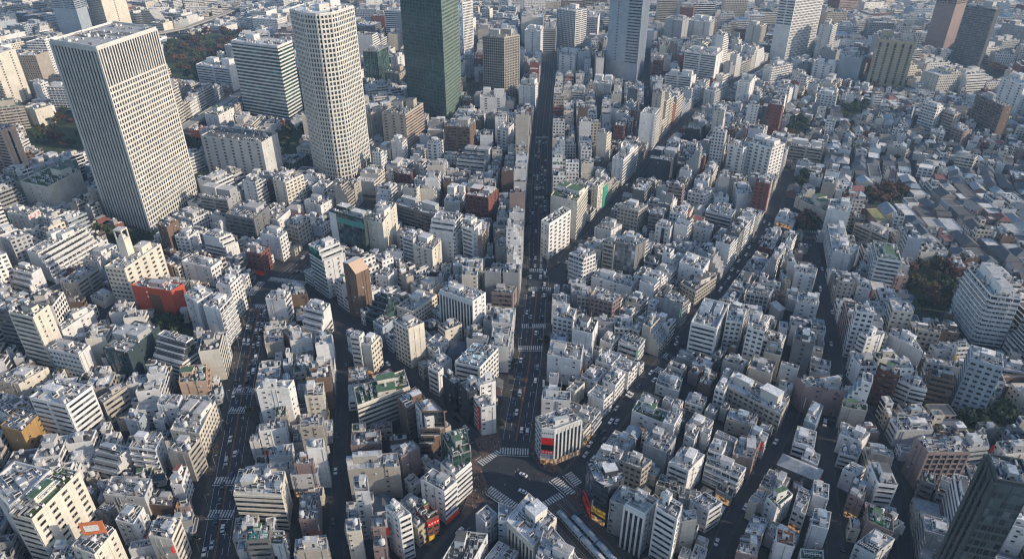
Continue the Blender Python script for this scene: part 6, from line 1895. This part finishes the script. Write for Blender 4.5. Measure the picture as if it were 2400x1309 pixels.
SKY, SUNE, HAZE = 0.19, 4.3, 0.00013
def build_camera():
    c = bpy.data.cameras.new('camera'); c.sensor_width = 36; c.lens = 36 * FOCAL / 2400; c.clip_end = 20000; c.clip_start = 1
    o = bpy.data.objects.new('camera', c); COL.objects.link(o); o.location = (0, 0, CAMZ); o.rotation_euler = (math.pi / 2 - PITCH, 0, 0)
    SC.camera = o

def main():
    init_mats(); init_shared()
    streets, specs, fills, plaza, plaza_out, parks, sdist = plan()
    build_ground(streets, plaza, plaza_out, parks)
    # what of each building shows
    allb = specs + fills
    scr = Screen()
    order = sorted(range(len(allb)), key=lambda i: -near_dist(allb[i]['poly']))
    for i in order:
        rg = scr.region(silhouette(allb[i]['poly'], 0, allb[i]['h']))
        if rg: scr.id[rg[0]][rg[1]] = i
    ids, n = np.unique(scr.id, return_counts=True); vis = dict(zip(ids.tolist(), n.tolist()))
    YY, XX = np.mgrid[0:GH, 0:GW]
    for i, b in enumerate(allb):
        b['vis'] = vis.get(i, 0)
        c = centroid(b['poly']); b['pix'] = project(c[0], c[1], b['h'])
    cap = {'office_building': 300, 'apartment_building': 300, 'shop_building': 300, 'house': 300}
    for s in specs: cap[s['kind']] = cap.get(s['kind'], 300) - 1
    single, rest = [], []
    for f in sorted(fills, key=lambda f: -f['vis']):
        if f['vis'] >= 4 and cap[f['kind']] > 0: cap[f['kind']] -= 1; single.append(f)
        else: rest.append(f)
    marks = [s for s in specs if 60 < s['pix'][1] < 1309 and 0 < s['pix'][0] < 2400]
    label_fills(single, marks)
    for s in specs:
        d = near_dist(s['poly'])
        lod = 3 if (d < 480 or 'tower' in s['kind'] or s['vis'] > 250) else 2
        g = s['wc']
        glass = None
        if s['kind'] == 'office_tower' or s['kind'] == 'office_building':
            glass = {'the dark green tower': (.024, .052, .045), 'the green banded tower': (.018, .05, .04), 'the pale banded block': (.03, .045, .06), 'the rounded cream tower': (.03, .04, .042), 'the brown-banded block': (.09, .05, .03), 'the teal corner block': (.02, .07, .065), 'the blue-grey tower': (.03, .04, .05)}.get(s['ref'])
        Building(s['kind'], s['poly'], s['h'], s['styles'], s['wc'], s['rk'], s['opts'], s['label'], None, lod, s['seed'], glass).build()
    nn = 0
    for f in single:
        d = near_dist(f['poly']); lod = 2 if (d < 330 and f['vis'] > 25) else 1
        b = Building(f['kind'], f['poly'], f['h'], f['styles'], f['wc'], f['rk'], f['opts'], f['label'], None, lod, f['seed'])
        b.build(); nn += lod == 2
    big = {}
    for f in rest:
        b = Building(f['kind'], f['poly'], f['h'], f['styles'], f['wc'], f['rk'], f['opts'], '', None, 0, f['seed'])
        a, c = b.build()
        if b.inn and f['kind'] != 'house' and (near_dist(f['poly']) < 1900): b.root = None; b.rooftop(c, b.inn, f['h'], False)
        key = 'far_houses' if f['kind'] == 'house' else 'far_city_blocks'
        m = big.setdefault(key, MB())
        for q in (a, c):
            base = len(m.v); m.v.extend((x + b.cx, y + b.cy, z) for x, y, z in q.v); m.f.extend(tuple(i + base for i in t) for t in q.f)
            m.m.extend(q.m); m.c.extend(q.c); m.uv.extend(q.uv)
    for k, m in big.items():
        tag(m.build(k), {'far_houses': 'low far houses crowded between the larger blocks', 'far_city_blocks': 'dense mass of small far city blocks reaching the top edge'}[k], 'city', None, 'stuff')
    allp = Space()
    for b in allb: allp.add(b['poly'])
    def free(x, y):
        return not allp.hits([(x - 1, y - 1), (x + 1, y - 1), (x + 1, y + 1), (x - 1, y + 1)], 0) and sdist(x, y)[0] > 0
    build_trees(streets, parks, free); build_cars(streets); build_people(); build_trams(); build_viaducts(); build_lamps(streets)
    build_light(); build_camera()
    SC.view_settings.view_transform = 'Standard'; SC.view_settings.look = 'None'; SC.view_settings.exposure = 0
    SC.render.engine = 'CYCLES'; cy = SC.cycles
    cy.filter_width = 1.15; cy.use_denoising = True; cy.denoiser = 'OPENIMAGEDENOISE'; cy.denoising_input_passes = 'RGB_ALBEDO_NORMAL'
    cy.max_bounces = 5; cy.diffuse_bounces = 3; cy.glossy_bounces = 2; cy.volume_bounces = 0; cy.transmission_bounces = 1
    cy.sample_clamp_indirect = 4
    print('singles', len(single), 'near', nn, 'rest', len(rest), 'objects', len(SC.objects))
main()
